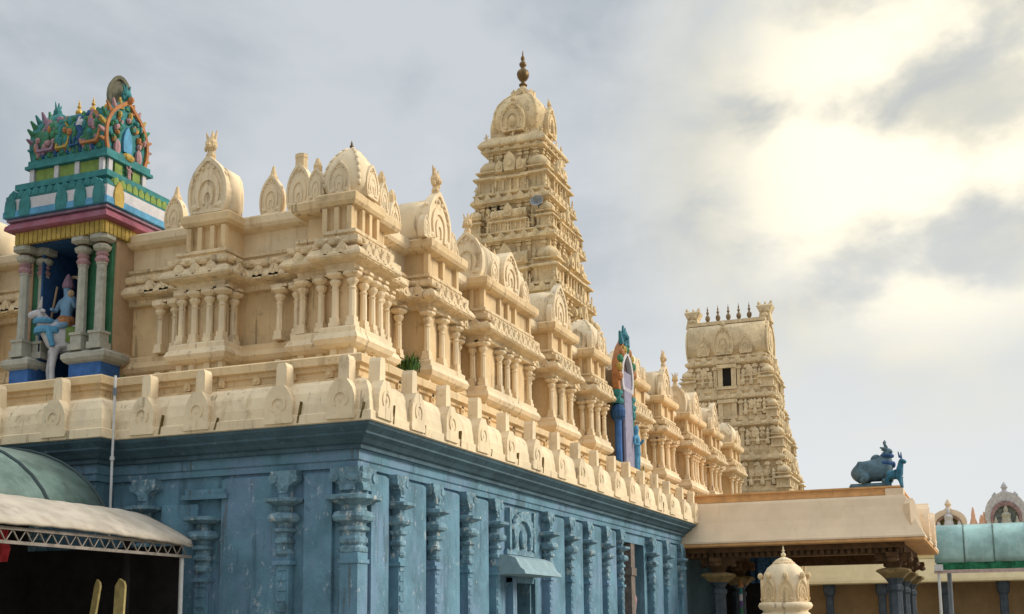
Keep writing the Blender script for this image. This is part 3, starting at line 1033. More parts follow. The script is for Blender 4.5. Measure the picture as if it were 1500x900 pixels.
sp = thing('loudspeaker', 'grey round horn loudspeaker fixed to the tall tower ledge', 'loudspeaker', (-4.0, 18.72, 14.8))
m = MB()
m.M = Matrix.Translation((-4.0, 18.80, 14.98)) @ Matrix.Rotation(R(90), 4, 'X')
m.lathe([(.05, -.16), (.07, -.06), (.12, .06), (.21, .18), (.23, .20), (.20, .19), (.10, .08), (.05, .04)], n=18, sy=.72)
obj('horn', m, mat('grey_blue_enamel', (.32, .34, .36), .5, .15, 4), sp)
m = MB().box(-4.03, -3.97, 18.80, 18.98, 14.80, 14.95)
obj('bracket', m, STEELG, sp)

# ------------------------------------------------------------------ gateway tower (gopuram)
GX, GY = -2.12, 38.0
gop = thing('gateway_tower', 'oblong tiered gateway tower with five finials on its barrel roof', 'tower', (GX, GY + 1.5, 0))
GT = [  # z0 z1 zslab halfwidth depth
    (0, 7.0, 7.6, 2.62, 3.9),
    (7.6, 8.85, 9.45, 2.40, 3.5),
    (9.45, 10.45, 10.85, 2.16, 3.1),
    (10.85, 11.75, 12.25, 2.02, 2.7),
    (12.25, 13.40, 13.85, 1.80, 1.9),
]
for i, (z0, z1, z2, hw_, dp) in enumerate(GT):
    yc = GY + 1.9
    y0, y1 = yc - dp / 2 - .0, yc + dp / 2
    y0 = GY + (4 - i) * .0 + (.10 * i - .1)
    y1 = y0 + dp
    q = rect(GX - hw_, GX + hw_, y0, y1)
    m = MB()
    m.mold(q, [(.02, z0 - .02), (.08, z0), (.08, z0 + .12), (-.05, z0 + .16), (-.08, z0 + .2), (-.08, z1)])
    for u in (-.93, -.72, -.52, -.30, .30, .52, .72, .93):
        m.box(GX + u * hw_ - .08, GX + u * hw_ + .08, y0 - .06, y0 + .1, z0 + .14, z1 - .02)
        m.box(GX + u * hw_ - .13, GX + u * hw_ + .13, y0 - .11, y0 + .1, z1 - .20, z1 - .08)
    for v in (.1, .35, .65, .9):
        yy = y0 + v * dp
        m.box(GX + hw_ - .1, GX + hw_ + .06, yy - .08, yy + .08, z0 + .14, z1 - .02)
        m.box(GX + hw_ - .1, GX + hw_ + .11, yy - .13, yy + .13, z1 - .20, z1 - .08)
    for u in (-.83, -.62, -.41, .41, .62, .83):
        m.lathe([(.10, 0), (.12, .12), (.07, .3), (.11, .46), (.05, .52), (.075, .60), (.03, .72)], (GX + u * hw_, y0 - .1, z0 + .16), 7)
    for v in (.25, .5, .75):
        m.lathe([(.12, 0), (.14, .12), (.08, .3), (.13, .46), (.05, .52), (.08, .60), (.03, .72)], (GX + hw_ + .1, y0 + v * dp, z0 + .16), 7)
    tier = obj('tier', m, GATE, gop)
    m = MB()
    m.mold(q, [(-.10, z1 - .02), (-.02, z1), (.10, z1 + .06), (.14, z1 + .12), (.12, z1 + .2), (.02, z1 + .28), (-.02, z1 + .3), (.04, z2 - .08), (.04, z2 - .02), (-.02, z2)])
    mini_kudus(m, GX - hw_, GX + hw_, y0, y1, z1 + .06, .12, .55, .3)
    obj('cornice', m, GATE, tier)
    if 0 < i < 4 or i == 0:
        s = min(.95, (GT[i + 1][1] - GT[i + 1][0]) * .85)
        me = mini_kuta(s).mesh('corner_kuta', GATE)[0]
        for sx, sy in ((-1, 0), (1, 0), (1, 1), (-1, 1)):
            put('corner_kuta', me, tier, (GX + sx * (hw_ - .22 * s), (y0 + .22 * s) if not sy else (y1 - .22 * s), z2 - .01))
        for u in (-.52, .52):
            m = MB()
            mini_shala(m, 'L', GX + u * hw_, y0 + .04, z2 - .01, hw_ * .36, s * .9)
            obj('miniature_shrine', m, GATE, tier)
        m = MB()
        mini_shala(m, 'R', GX + hw_ - .06, (y0 + y1) / 2, z2 - .01, dp * .5, s * 1.25)
        obj('miniature_shrine', m, GATE, tier)
    # central doorway bay of each storey
    m = MB()
    zz = max(z0, 5.6)
    m.box(GX - .42, GX - .20, y0 - .10, y0 + .1, zz + .15, z1 - .1)
    m.box(GX + .02 + .18, GX + .42, y0 - .10, y0 + .1, zz + .15, z1 - .1)
    m.box(GX - .46, GX + .46, y0 - .16, y0 + .1, z1 - .14, z1 + .02)
    m.box(GX - .46, GX + .46, y0 - .2, y0 + .1, z0 + .0, z0 + .14)
    obj('door_frame', m, GATE, tier)
    m = MB().box(GX - .20, GX + .20, y0 - .02, y0 + .0795, zz + .15, z1 - .14)
    if i == 4:
        obj('door_opening', m, DARK, tier)
    else:
        obj('door_panel', m, GATE, tier)
# barrel roof
y0 = GY + .3
y1 = y0 + 2.2
m = MB()
sec = []
for k in range(13):
    a = R(-18 + 216 * k / 12)
    ca_, sa_ = math.cos(a), math.sin(a)
    sec.append((y0 + 1.1 - 1.12 * math.copysign(abs(ca_) ** .55, ca_), 14.42 + 1.12 * math.copysign(abs(sa_) ** .75, sa_)))
m.sm = True
m.rings([[(x, yy, zz) for yy, zz in sec] for x in (GX - 1.78, GX + 1.78)])
m.sm = False
m.box(GX - 1.79, GX + 1.79, y0 + .35, y1 - .35, 15.46, 15.62)
m.mold(rect(GX - 1.70, GX + 1.70, y0 + .06, y1 - .06), [(.0, 13.86), (.0, 14.1)])
roof = obj('barrel_roof', m, GATE, gop)
for x, wd, h, d in ((GX - .12, .95, 1.35, .28), (GX - 1.05, .6, .85, .2), (GX + .9, .6, .85, .2)):
    m = MB()
    m.M = face('L', x, y0 - .06, 13.9)
    gable_mesh(m, wd, h, d)
    m.M = face('L', x, y0 + .02, 13.9 + h * .92)
    crest_mesh(m, .34 * wd / .8, 2)
    obj('horseshoe_gable', m, GATE, roof)
for sx in (-1, 1):
    m = MB()
    m.M = Matrix.Translation((GX + sx * 1.76, (y0 + y1) / 2, 13.9)) @ (ROTX if sx > 0 else Matrix.Rotation(R(-90), 4, 'Z'))
    m.plate(leaf(2.2, 1.8), 0 - .06, .12)
    m.ring(leaf(2.2, 1.8), leaf(2.2, 1.8, .84), -.14, -.04)
    m.ring(circ(.62, .75), circ(.42, .75), -.12, -.04)
    m.ball((0, -.06, .7), (.25, .12, .45), 8, 6)
    for k in range(9):
        a = R(15 + 150 * k / 8)
        m.ball((.96 * math.cos(a), -.06, .75 + .85 * math.sin(a)), (.13, .10, .13), 6, 4)
    obj('end_gable', m, GATE, roof)
    m = MB()
    m.M = Matrix.Translation((GX + sx * 1.70, (y0 + y1) / 2 - .1, 15.45))
    b_ = .38
    m.rings([[(-b_ * .8, -.35, 0), (b_ * .8, -.35, 0), (b_ * .8, .35, 0), (-b_ * .8, .35, 0)], [(-b_ * .6, -.3, .45), (b_ * .6, -.3, .45), (b_ * .6, .3, .45), (-b_ * .6, .3, .45)], [(-b_ * 1.0, -.34, .78), (b_ * 1.0, -.34, .78), (b_ * 1.0, .34, .78), (-b_ * 1.0, .34, .78)], [(-b_ * .8, -.2, .86), (b_ * .8, -.2, .86), (b_ * .8, .2, .86), (-b_ * .8, .2, .86)]])
    for k in (-1, 1):
        m.tube((k * .24, -.1, .8), (k * .30, -.15, 1.02), .13, .04, 6)
        m.ball((k * .15, -.34, .55), .09, 6, 4)
    m.ball((0, -.34, .32), (.18, .14, .12), 8, 5)
    m.tube((0, 0, .8), (0, 0, 1.02), .1, .04, 6)
    obj('lion_crest', m, GATE, roof)
for k in range(5):
    obj('finial', kalasha(MB(), (GX - .98 + k * .49 - .02, (y0 + y1) / 2 - .2, 15.62), .92, .26), mat('bronze_finial_%d' % k, (.22, .15, .08), .6, .3, 8), roof)

# ------------------------------------------------------------------ painted pavilion
PX0, PX1, PY0, PY1 = -7.86, -5.72, 1.02, 2.6
pav = thing('painted_pavilion', 'brightly painted corner pavilion with blue niche and teal barrel roof', 'pavilion', ((PX0 + PX1) / 2, 1.8, 5.7))


def prt(name, mb, m, par=None, label=None):
    o = obj(name, mb, m, par or pav)
    if label:
        o['label'] = label
    return o


PB = rect(PX0, PX1, PY0, PY1)
# hollow base: blue footing each side of the opening, back walls
for a, b in ((PX0 + .02, -7.40), (-6.46, PX1 - .02)):
    prt('footing', MB().box(a, b, PY0, PY0 + .5, 5.7, 6.36), P_BLUE)
for a, b in ((PX0 - .02, -7.42), (-6.49, PX1 + .02)):
    m = MB().mold(rect(a, b, PY0, PY0 + .5), [(-.02, 6.34), (.05, 6.38), (.09, 6.44), (.09, 6.52), (.02, 6.57), (-.04, 6.60)])
    prt('plinth_moulding', m, P_GREY)
m = MB().box(PX1 - .16, PX1 - .03, PY0 + .3, PY1 - .02, 5.72, 8.72)
prt('side_wall', m, P_TAN)
m = MB().mold(rect(PX1 - .5, PX1 + .0, PY0 + .52, PY1), [(-.02, 6.30), (.06, 6.36), (.10, 6.44), (.06, 6.54), (-.02, 6.62)])
prt('plinth_moulding', m, P_TAN)
m = MB().box(PX0 + .05, PX0 + .18, PY0 + .3, PY1 - .02, 5.72, 8.72)
prt('side_wall', m, P_TAN)
m = MB().box(PX0 + .18, PX1 - .16, PY1 - .22, PY1 - .08, 5.72, 8.72).box(-7.42, -7.37, PY0 + .30, PY1 - .2, 5.72, 8.72).box(-6.44, -6.38, PY0 + .12, PY1 - .2, 5.72, 8.72)
prt('niche_lining', m, P_NAVY)
prt('painted_panel', MB().box(PX0 + .1, -7.43, PY0 + .32, PY0 + .38, 6.55, 8.72), P_GREEN)
prt('painted_panel', MB().box(-6.42, PX1 - .06, PY0 + .22, PY0 + .30, 6.55, 8.72), P_GREEN)
m = MB().box(-7.40, -7.36, PY0 + .22, PY0 + .29, 5.72, 8.70)
prt('opening_trim', m, P_NAVY)
m = MB().box(PX0 - .1, PX1 + .1, PY0 - .35, PY1 - .2, 5.62, 5.90)
prt('floor_slab', m, P_GREY)


def ppil():
    m = MB()
    m.box(-.15, .15, -.15, .15, 0, .12)
    m.box(-.12, .12, -.12, .12, .12, .28)
    m.box(-.14, .14, -.14, .14, .28, .33)
    m.lathe([(.10, .32), (.09, 1.55), (.11, 1.58), (.09, 1.62)], n=8, rot=R(22.5))
    m.mi = 1
    m.lathe([(.10, 1.60), (.13, 1.66), (.09, 1.72), (.12, 1.76), (.09, 1.80)], n=12)
    m.mi = 0
    m.lathe([(.08, 1.79), (.15, 1.84), (.17, 1.90), (.10, 1.95)], n=12)
    m.mi = 2
    m.lathe([(.10, 1.94), (.11, 1.99)], n=12)
    m.mi = 0
    m.lathe([(.12, 1.98), (.20, 2.02), (.20, 2.10), (.12, 2.11)], n=12, ex=8)
    return m.mesh('column', [P_GREY, P_PINK, BEAMB])[0]


PP = ppil()
for x, dy in ((-7.66, 0), (-7.46, .26), (-6.30, 0), (-5.88, 0)):
    put('column', PP, pav, (x, PY0 + .08 + dy, 6.59))
# entablature
E0 = rect(PX0 + .12, PX1 + .04, PY0 - .12, PY1)
m = MB().mold(rect(PX0 + .02, PX1 - .02, PY0, PY1), [(0, 8.69), (0, 8.93)])
prt('beam', m, P_NAVY)
m = MB()
for side, a, b in (('L', E0[0][0], E0[1][0]), ('R', E0[0][1], PY1)):
    n = int((b - a) / .105)
    for i in range(n):
        u = a + (i + .5) * (b - a) / n
        m.M = face(side, u if side == 'L' else E0[1][0], E0[0][1] if side == 'L' else u, 8.69)
        m.plate([(-.04, .0), (.04, .0), (.045, .06), (.045, .24), (-.045, .24), (-.045, .06)], -.02, .06)
m.M = IDM
prt('fringe', m, P_YELL)
m = MB().mold(E0, [(-.04, 8.91), (.10, 8.925), (.15, 8.95), (.14, 9.02), (.08, 9.09), (.0, 9.12)])
prt('kapota', m, [mat('mauve_maroon_paint', (.27, .085, .115), .75, .2, 5, .3, (.12, .05, .06), .5, (.10, .05, .05), patch=(.6, (.27, .14, .19)), bump=.4)], None)
m = MB().mold(E0, [(.02, 9.10), (.12, 9.115), (.12, 9.155), (.05, 9.18)])
prt('kapota_lip', m, P_MAUVE)
m = MB().mold(E0, [(.04, 9.165), (.17, 9.18), (.17, 9.30), (.12, 9.305)])
prt('blue_band', m, P_SKY)
m = MB().mold(E0, [(.09, 9.30), (.15, 9.31), (.15, 9.52), (.10, 9.525)])
prt('white_band', m, P_WHITE)
m = MB().mold(E0, [(.06, 9.52), (.14, 9.53), (.14, 9.60), (.02, 9.64), (-.02, 9.72), (.04, 9.75), (.04, 9.86), (-.10, 9.89)])
prt('green_ledge', m, P_TEAL)
for u in (-7.74, -7.40, -6.55, -6.12, -5.70):
    m = MB()
    m.M = face('L', u, E0[0][1] - .13, 9.18)
    m.plate(leaf(.26, .46), -.05, .06)
    prt('leaf_ornament', m, P_TEAL)
m = MB()
m.M = face('R', E0[1][0] + .13, 1.05, 9.18)
m.plate(leaf(.26, .46), -.05, .06)
prt('leaf_ornament', m, P_YELL)
m = MB()
for k in range(9):
    m.M = face('R', E0[1][0] + .10, 1.0 + k * .17, 9.56)
    m.plate(leaf(.15, .16), -.05, .04)
prt('lime_leaf_row', m, P_LIME)
m = MB()
for k in range(12):
    m.M = face('L', -7.7 + k * .17, E0[0][1] - .10, 9.56)
    m.plate(leaf(.15, .14), -.05, .04)
prt('teal_leaf_row', m, P_TEAL)
# upper storey
U0 = rect(-7.56, -5.84, 1.05, 2.15)
m = MB().mold(U0, [(0, 9.86), (0, 10.20)])
up_ = prt('upper_storey', m, P_GREEN)
for u in (-7.52, -6.94, -6.46, -5.90):
    prt('white_pilaster', MB().box(u - .05, u + .05, .99, 1.1, 9.885, 10.17), P_WHITE, up_)
for v in (1.12, 2.06):
    prt('white_pilaster', MB().box(-5.90, -5.79, v - .05, v + .05, 9.885, 10.17), P_WHITE, up_)
for q in ((-7.44, -7.01, 1.02, 1.1), (-6.88, -6.52, 1.015, 1.1), (-6.40, -5.98, 1.02, 1.1), (-5.89, -5.805, 1.25, 1.45), (-5.89, -5.81, 1.75, 1.95)):
    prt('lime_panel', MB().box(*q, 9.90, 10.15), P_LIME, up_)
m = MB()
figure(m, -5.77, 1.6, 9.89, .32, 'R')
prt('painted_figure', m, P_PINK, up_)
m = MB().mold(U0, [(-.02, 10.15), (.10, 10.17), (.10, 10.23), (.06, 10.25), (.06, 10.34), (-.02, 10.36)])
prt('roof_cornice', m, P_TEAL)
# barrel roof, axis along X
yc, zc, rr_ = 1.60, 10.35, .56
sec = [(-.54, 0), (-.61, .12), (-.64, .30), (-.61, .52), (-.50, .73), (-.30, .88), (0, .94)]
sec = sec + [(-a, b) for a, b in reversed(sec[:-1])]
m = MB()
m.sm = True
m.rings([[(x, yc + a, zc + b) for a, b in sec] for x in (-7.50, -5.92)])
rf = prt('barrel_roof', m, P_GREEN)
m = MB().box(-7.46, -5.96, yc - .17, yc + .17, zc + .87, zc + .99)
prt('ridge', m, P_SKY, rf)
def on_roof(t):
    """point on the front slope of the barrel, t from the eave (0) to the ridge (1)"""
    f = t * 5.999
    i = int(f)
    (a0, b0), (a1, b1) = sec[i], sec[i + 1]
    return yc + a0 + (a1 - a0) * (f - i), zc + b0 + (b1 - b0) * (f - i)


RP = [P_TEAL, P_GREEN, P_PINK, P_ORNG, P_NAVY, P_YELL, P_WHITE, P_MAUVE]
rd = random.Random(11)
m = MB()
for (xa, xb, pal) in ((-7.42, -6.98, (2, 7, 3, 0, 1, 7)), (-6.98, -6.62, (5, 1, 3, 0, 1, 0)), (-6.62, -6.36, (4, 4, 6, 0, 1, 4)), (-6.36, -5.98, (3, 7, 2, 1, 1, 0))):
    for k in range(26):
        t = rd.uniform(.10, .80)
        y_, z_ = on_roof(t)
        m.mi = rd.choice(pal)
        m.ball((rd.uniform(xa, xb), y_ - .01, z_), (rd.uniform(.035, .07), .05, rd.uniform(.05, .12)), 6, 4)
for k in range(22):
    m.mi = (0, 1, 1, 4)[k % 4]
    y_, z_ = on_roof(.03 + .05 * (k % 2))
    m.ball((-7.48 + k * .072, y_ - .03, z_), (.055, .05, .07), 6, 4)
for x, wd, h, c in ((-7.20, .42, .62, 7), (-6.80, .30, .55, 5), (-6.50, .24, .46, 4), (-6.16, .44, .70, 3)):
    m.M = face('L', x, yc - .64, zc + .10) @ Matrix.Rotation(R(-12), 4, 'X')
    m.mi = c
    m.ring(leaf(wd, h), leaf(wd, h, .80), -.05, .12)
m.M = IDM
prt('roof_relief', m, RP, rf)
# end gables
for sx, x in ((1, -5.92), (-1, -7.52)):
    m = MB()
    m.M = Matrix.Translation((x, yc, zc - .10)) @ (ROTX if sx > 0 else Matrix.Rotation(R(-90), 4, 'Z'))
    m.mi = 0
    m.plate(leaf(1.26, 1.24), -.05, .12)
    m.mi = 1
    m.ring(leaf(1.26, 1.24, .96), leaf(1.26, 1.24, .86), -.10, -.04)
    m.mi = 2
    m.plate(leaf(.24, .50), -.10, -.04, (0, 0, .20))
    m.mi = 3
    for k in range(15):
        a = R(-20 + 220 * k / 14)
        px, pz = .65 * math.cos(a), .48 + .66 * math.sin(a)
        m.mi = (3, 4, 1, 5)[k % 4]
        m.tube((px * .86, -.02, .42 + (pz - .42) * .86), (px * 1.14, -.04, .42 + (pz - .42) * 1.12 + .04), .075, .02, 6)
    rg = random.Random(5)
    for k in range(44):
        a, q_ = R(rg.uniform(-15, 195)), rg.uniform(.26, .50)
        m.mi = rg.choice((3, 1, 0, 5, 4, 5, 0))
        m.ball((q_ * .98 * math.cos(a), -.08, .44 + q_ * 1.05 * math.sin(a)), (rg.uniform(.03, .06), .06, rg.uniform(.04, .09)), 6, 4)
    m.mi = 3
    m.ball((0, -.12, .10), (.16, .08, .08), 8, 5)
    for k in (-1, 1):
        m.mi = 4
        m.ball((k * .3, -.10, .2), (.08, .06, .17), 7, 5)
    prt('end_gable', m, [P_TEAL, P_ORNG, P_SKY, P_YELL, P_PINK, P_GREEN] if sx > 0 else [P_TEAL, P_GREEN, P_SKY, P_TEAL, P_MAUVE, P_GREEN], rf)
    m = MB()
    m.M = Matrix.Translation((x + sx * .02, yc, zc + .98)) @ (ROTX if sx > 0 else Matrix.Rotation(R(-90), 4, 'Z'))
    s_ = .46 if sx > 0 else .38
    crest_mesh(m, s_, 9)
    m.mi = 1
    m.ball((0, -.10, .34 * s_), (.12 * s_, .08, .08), 6, 4)
    prt('lion_crest', m, [P_TEAL, P_ORNG], rf)
m = MB()
m.M = Matrix.Translation((-6.08, yc - .02, zc + .92)) @ Matrix.Rotation(R(60), 4, 'Z')
m.plate([(.21 * math.cos(2 * math.pi * i / 20), .36 + .37 * math.sin(2 * math.pi * i / 20)) for i in range(20)], -.05, .05)
m.ring([(.215 * math.cos(2 * math.pi * i / 20), .36 + .375 * math.sin(2 * math.pi * i / 20)) for i in range(20)], [(.16 * math.cos(2 * math.pi * i / 20), .36 + .30 * math.sin(2 * math.pi * i / 20)) for i in range(20)], -.08, -.04)
prt('halo_disc', m, mat('olive_grey_disc', (.16, .15, .10), .7, .3, 5), rf)
for x in (-7.02, -6.68, -6.34, -5.98):
    prt('finial', kalasha(MB(), (x, yc, zc + .98), .40, .34), GOLD, rf)

# ------------------------------------------------------------------ skin-modifier statues
def skin(name, joints, edges, m, parent, sub=2, root=None):
    """joints: name -> (x,y,z,r[,r2]); one continuous smooth body"""
    names = list(joints)
    me = bpy.data.meshes.new(name)
    ps = [Vector(joints[k][:3]) for k in names]
    base = Vector((sum(p.x for p in ps) / len(ps), sum(p.y for p in ps) / len(ps), min(p.z for p in ps)))
    me.from_pydata([tuple(p - base) for p in ps], [(names.index(a), names.index(b)) for a, b in edges], [])
    o = bpy.data.objects.new(name, me)
    COL.objects.link(o)
    sk = o.modifiers.new('skin', 'SKIN')
    sk.use_smooth_shade = True
    for i, k in enumerate(names):
        v = me.skin_vertices[0].data[i]
        j = joints[k]
        v.radius = (j[3], j[4] if len(j) > 4 else j[3])
        v.use_root = (k == (root or names[0]))
    ss = o.modifiers.new('sub', 'SUBSURF')
    ss.levels = ss.render_levels = sub
    dg = bpy.context.evaluated_depsgraph_get()
    dg.update()
    em = bpy.data.meshes.new_from_object(o.evaluated_get(dg))
    bpy.data.objects.remove(o)
    em.materials.clear()
    em.materials.append(m)
    for p in em.polygons:
        p.use_smooth = True
    return put(name, em, parent, base)


def tf(js, loc, rot, s):
    M_ = Matrix.Translation(loc) @ Matrix.Rotation(rot, 4, 'Z')
    out = {}
    for k, j in js.items():
        p = M_ @ (Vector(j[:3]) * s)
        out[k] = (p.x, p.y, p.z) + tuple(r * s for r in j[3:])
    return out


# standing white bull with a seated blue deity, inside the pavilion niche (head towards -X)
st = thing('deity_statue', 'painted statue of a blue rider seated on a white bull in the blue niche', 'statue', (-6.85, 1.25, 5.8))
J = {'pel': (.42, 0, .98, .20, .24), 'belly': (.12, 0, .96, .24, .26), 'chest': (-.22, 0, 1.0, .22, .27), 'neck': (-.42, 0, 1.22, .14, .17), 'poll': (-.55, 0, 1.46, .11), 'muz': (-.74, 0, 1.36, .065),
     'fl': (-.26, -.14, .66, .085), 'flk': (-.28, -.14, .38, .055), 'flf': (-.27, -.14, .06, .06), 'fr': (-.26, .14, .66, .085), 'frk': (-.32, .14, .38, .055), 'frf': (-.28, .14, .06, .06),
     'hl': (.44, -.15, .66, .12), 'hlk': (.52, -.15, .36, .06), 'hlf': (.46, -.15, .06, .065), 'hr': (.44, .15, .66, .12), 'hrk': (.50, .15, .36, .06), 'hrf': (.44, .15, .06, .065),
     'tail': (.64, 0, 1.0, .05), 'tail2': (.70, 0, .55, .035)}
E_ = [('pel', 'belly'), ('belly', 'chest'), ('chest', 'neck'), ('neck', 'poll'), ('poll', 'muz'), ('chest', 'fl'), ('fl', 'flk'), ('flk', 'flf'), ('chest', 'fr'), ('fr', 'frk'), ('frk', 'frf'), ('pel', 'hl'), ('hl', 'hlk'), ('hlk', 'hlf'), ('pel', 'hr'), ('hr', 'hrk'), ('hrk', 'hrf'), ('pel', 'tail'), ('tail', 'tail2')]
BL = Vector((-6.90, 1.46, 6.0))
bs = .96
bull = skin('bull', tf(J, BL, R(48), bs), E_, P_WHITE, st, root='belly')
Mb = Matrix.Translation(BL) @ Matrix.Rotation(R(48), 4, 'Z') @ Matrix.Scale(bs, 4)
m = MB()
m.M = Mb
for sy in (-1, 1):
    m.tube((-.53, sy * .07, 1.55), (-.52, sy * .16, 1.74), .035, .012, 6)
    m.tube((-.50, sy * .10, 1.48), (-.47, sy * .24, 1.45), .05, .02, 6)
obj('horns', m, P_WHITE, bull)
m = MB()
m.M = Mb
m.lathe([(.26, 0), (.27, .06), (.25, .12)], (-.36, 0, 1.05), 12)
m.tube((-.40, -.20, 1.16), (-.30, -.25, .78), .07, .05, 8)
m.lathe([(.19, 0), (.21, .05), (.18, .1)], (-.45, 0, 1.24), 12)
obj('neck_garland', m, P_SKY, bull)
m = MB()
m.M = Mb
m.sm = True
m.rings([[(x, .30 * math.sin(a), .97 + .31 * math.cos(a)) for a in [R(-110 + 220 * k / 10) for k in range(11)]] for x in (-.08, .1, .28)], False, False, False)
obj('saddle_cloth', m, P_LIME, bull)
J = {'pel': (0, 0, .12, .17, .14), 'waist': (0, 0, .34, .12, .10), 'chest': (0, 0, .58, .17, .13), 'neck': (0, 0, .74, .06), 'head': (0, -.01, .88, .105), 'crown': (0, 0, .99, .07),
     'ls': (-.2, 0, .64, .07), 'le': (-.30, -.06, .42, .05), 'lh': (-.26, -.22, .46, .045), 'rs': (.2, 0, .64, .07), 're': (.32, -.04, .44, .05), 'rh': (.34, -.18, .62, .045),
     'lk': (-.24, -.24, .08, .10), 'lf': (-.20, -.22, -.32, .06), 'lt': (-.2, -.32, -.38, .045), 'rk': (.24, -.22, .08, .10), 'rf': (.05, -.30, -.02, .06), 'rt': (-.06, -.32, -.02, .04)}
E2 = [('pel', 'waist'), ('waist', 'chest'), ('chest', 'neck'), ('neck', 'head'), ('head', 'crown'), ('chest', 'ls'), ('ls', 'le'), ('le', 'lh'), ('chest', 'rs'), ('rs', 're'), ('re', 'rh'), ('pel', 'lk'), ('lk', 'lf'), ('lf', 'lt'), ('pel', 'rk'), ('rk', 'rf'), ('rf', 'rt')]
DL = Mb @ Vector((-.04, .05, 1.18))
body = skin('deity_figure', tf(J, DL, R(-10), .88), E2, P_SKIN, st, root='pel')
Md = Matrix.Translation(DL) @ Matrix.Rotation(R(-10), 4, 'Z') @ Matrix.Scale(.88, 4)
m = MB()
m.M = Md
m.lathe([(.115, .90), (.13, .96), (.11, 1.03), (.085, 1.10), (.05, 1.17), (.02, 1.22)], n=10)
obj('crown', m, P_MAUVE, body)
m = MB()
m.M = Md
m.lathe([(.20, .02), (.24, .10), (.21, .22), (.14, .30)], n=12)
m.ball((-.17, -.16, .10), (.13, .16, .11), 8, 6)
m.ball((.17, -.16, .10), (.13, .16, .11), 8, 6)
obj('waist_cloth', m, P_ORNG, body)
m = MB()
m.M = Md
m.ring([(.30 * math.cos(t), .88 + .34 * math.sin(t)) for t in [2 * math.pi * i / 16 for i in range(16)]], [(.24 * math.cos(t), .88 + .28 * math.sin(t)) for t in [2 * math.pi * i / 16 for i in range(16)]], .12, .16)
m.tube((-.42, -.1, .1), (-.36, .0, 1.0), .025, n=6)
m.ball((.34, -.18, .70), .08, 7, 5)
obj('halo_and_staff', m, P_TAN, body)

# ------------------------------------------------------------------ painted niche on the east row
pn = thing('painted_niche', 'narrow painted niche with blue posts and teal crest among the cream shrines', 'niche', (-.6, 16.0, 5.7))
m = MB().box(-1.3, -.60, 15.55, 16.55, 5.6, 8.6)
obj('back_panel', m, P_TAN, pn)
m = MB()
for k in range(7):
    m.tube((-.40, 15.66 + .11 * k, 5.75), (-.44, 15.72 + .09 * k, 8.55), .07, .06, 7)
obj('drapery', m, P_LILAC, pn)
m = MB()
m.box(-.72, -.42, 15.28, 15.52, 5.62, 5.9)
m.lathe([(.10, .25), (.10, 1.5), (.14, 1.55)], (-.52, 15.40, 5.62), 10)
m.mi = 1
m.lathe([(.14, 1.54), (.20, 1.62), (.21, 1.78), (.16, 1.92), (.06, 1.98)], (-.52, 15.40, 5.62), 12)
obj('post', m, [P_BLUE, P_NAVY], pn)
m = MB().box(-.74, -.40, 16.5, 16.8, 5.62, 5.9)
m.lathe([(.12, .25), (.11, 1.7), (.16, 1.76), (.17, 1.9), (.1, 2.0)], (-.54, 16.66, 5.62), 10)
obj('post', m, P_TEAL, pn)
for ya_ in (15.28, 16.52):
    m = MB().mold(rect(-.66, -.44, ya_, ya_ + .26), [(0, 7.6), (.04, 7.66), (.04, 7.74), (-.02, 7.8), (.03, 7.9), (.03, 7.98)])
    obj('bracket', m, P_TEAL, pn)
m = MB()
m.M = face('R', -.5, 16.0, 7.85)
L1, L2, L3 = leaf(1.55, 1.65), leaf(1.55, 1.65, .74), leaf(1.55, 1.65, .56)
m.mi = 0
m.ring(L1, L2, -.06, .12)
m.mi = 1
m.ring(L2, L3, -.12, .1)
m.mi = 2
m.plate(L3, .02, .1)
m.mi = 3
for k in range(11):
    a = R(-10 + 200 * k / 10)
    m.mi = (3, 0, 4)[k % 3]
    m.ball((.70 * math.cos(a), -.08, .64 + .72 * math.sin(a)), (.12, .10, .13), 7, 5)
obj('arch_gable', m, [P_ORNG, P_WHITE, mat('dark_arch_recess', (.10, .07, .06), .9), P_YELL, P_GREEN], pn)
m = MB()
m.M = face('R', -.46, 15.95, 9.25)
crest_mesh(m, .62, 4)
for k in (-1, 1):
    m.tube((k * .25, 0, .1), (k * .42, 0, .42), .09, .03, 6)
obj('crest', m, mat('dark_teal_crest', (.04, .16, .20), .7, .3, 6), pn)
fig = {'pel': (0, 0, .95, .15, .12), 'chest': (0, 0, 1.32, .17, .12), 'neck': (0, 0, 1.5, .06), 'head': (0, -.01, 1.64, .11), 'cr': (0, 0, 1.82, .06), 'ls': (-.22, 0, 1.38, .07), 'le': (-.32, -.03, 1.1, .05), 'lh': (-.22, -.2, 1.05, .045), 'rs': (.22, 0, 1.38, .07), 're': (.33, -.03, 1.15, .05), 'rh': (.28, -.2, 1.35, .045), 'lk': (-.1, -.02, .5, .09), 'lf': (-.1, 0, .06, .06), 'rk': (.1, -.02, .5, .09), 'rf': (.1, 0, .06, .06)}
E3 = [('pel', 'chest'), ('chest', 'neck'), ('neck', 'head'), ('head', 'cr'), ('chest', 'ls'), ('ls', 'le'), ('le', 'lh'), ('chest', 'rs'), ('rs', 're'), ('re', 'rh'), ('pel', 'lk'), ('lk', 'lf'), ('pel', 'rk'), ('rk', 'rf')]
ds = thing('niche_statue', 'small teal painted figure standing at the foot of the painted niche post', 'statue', (-.42, 16.55, 5.7))
skin('standing_figure', tf(fig, Vector((-.32, 16.45, 5.7)), R(90), .8), E3, P_SKY, ds, root='pel')

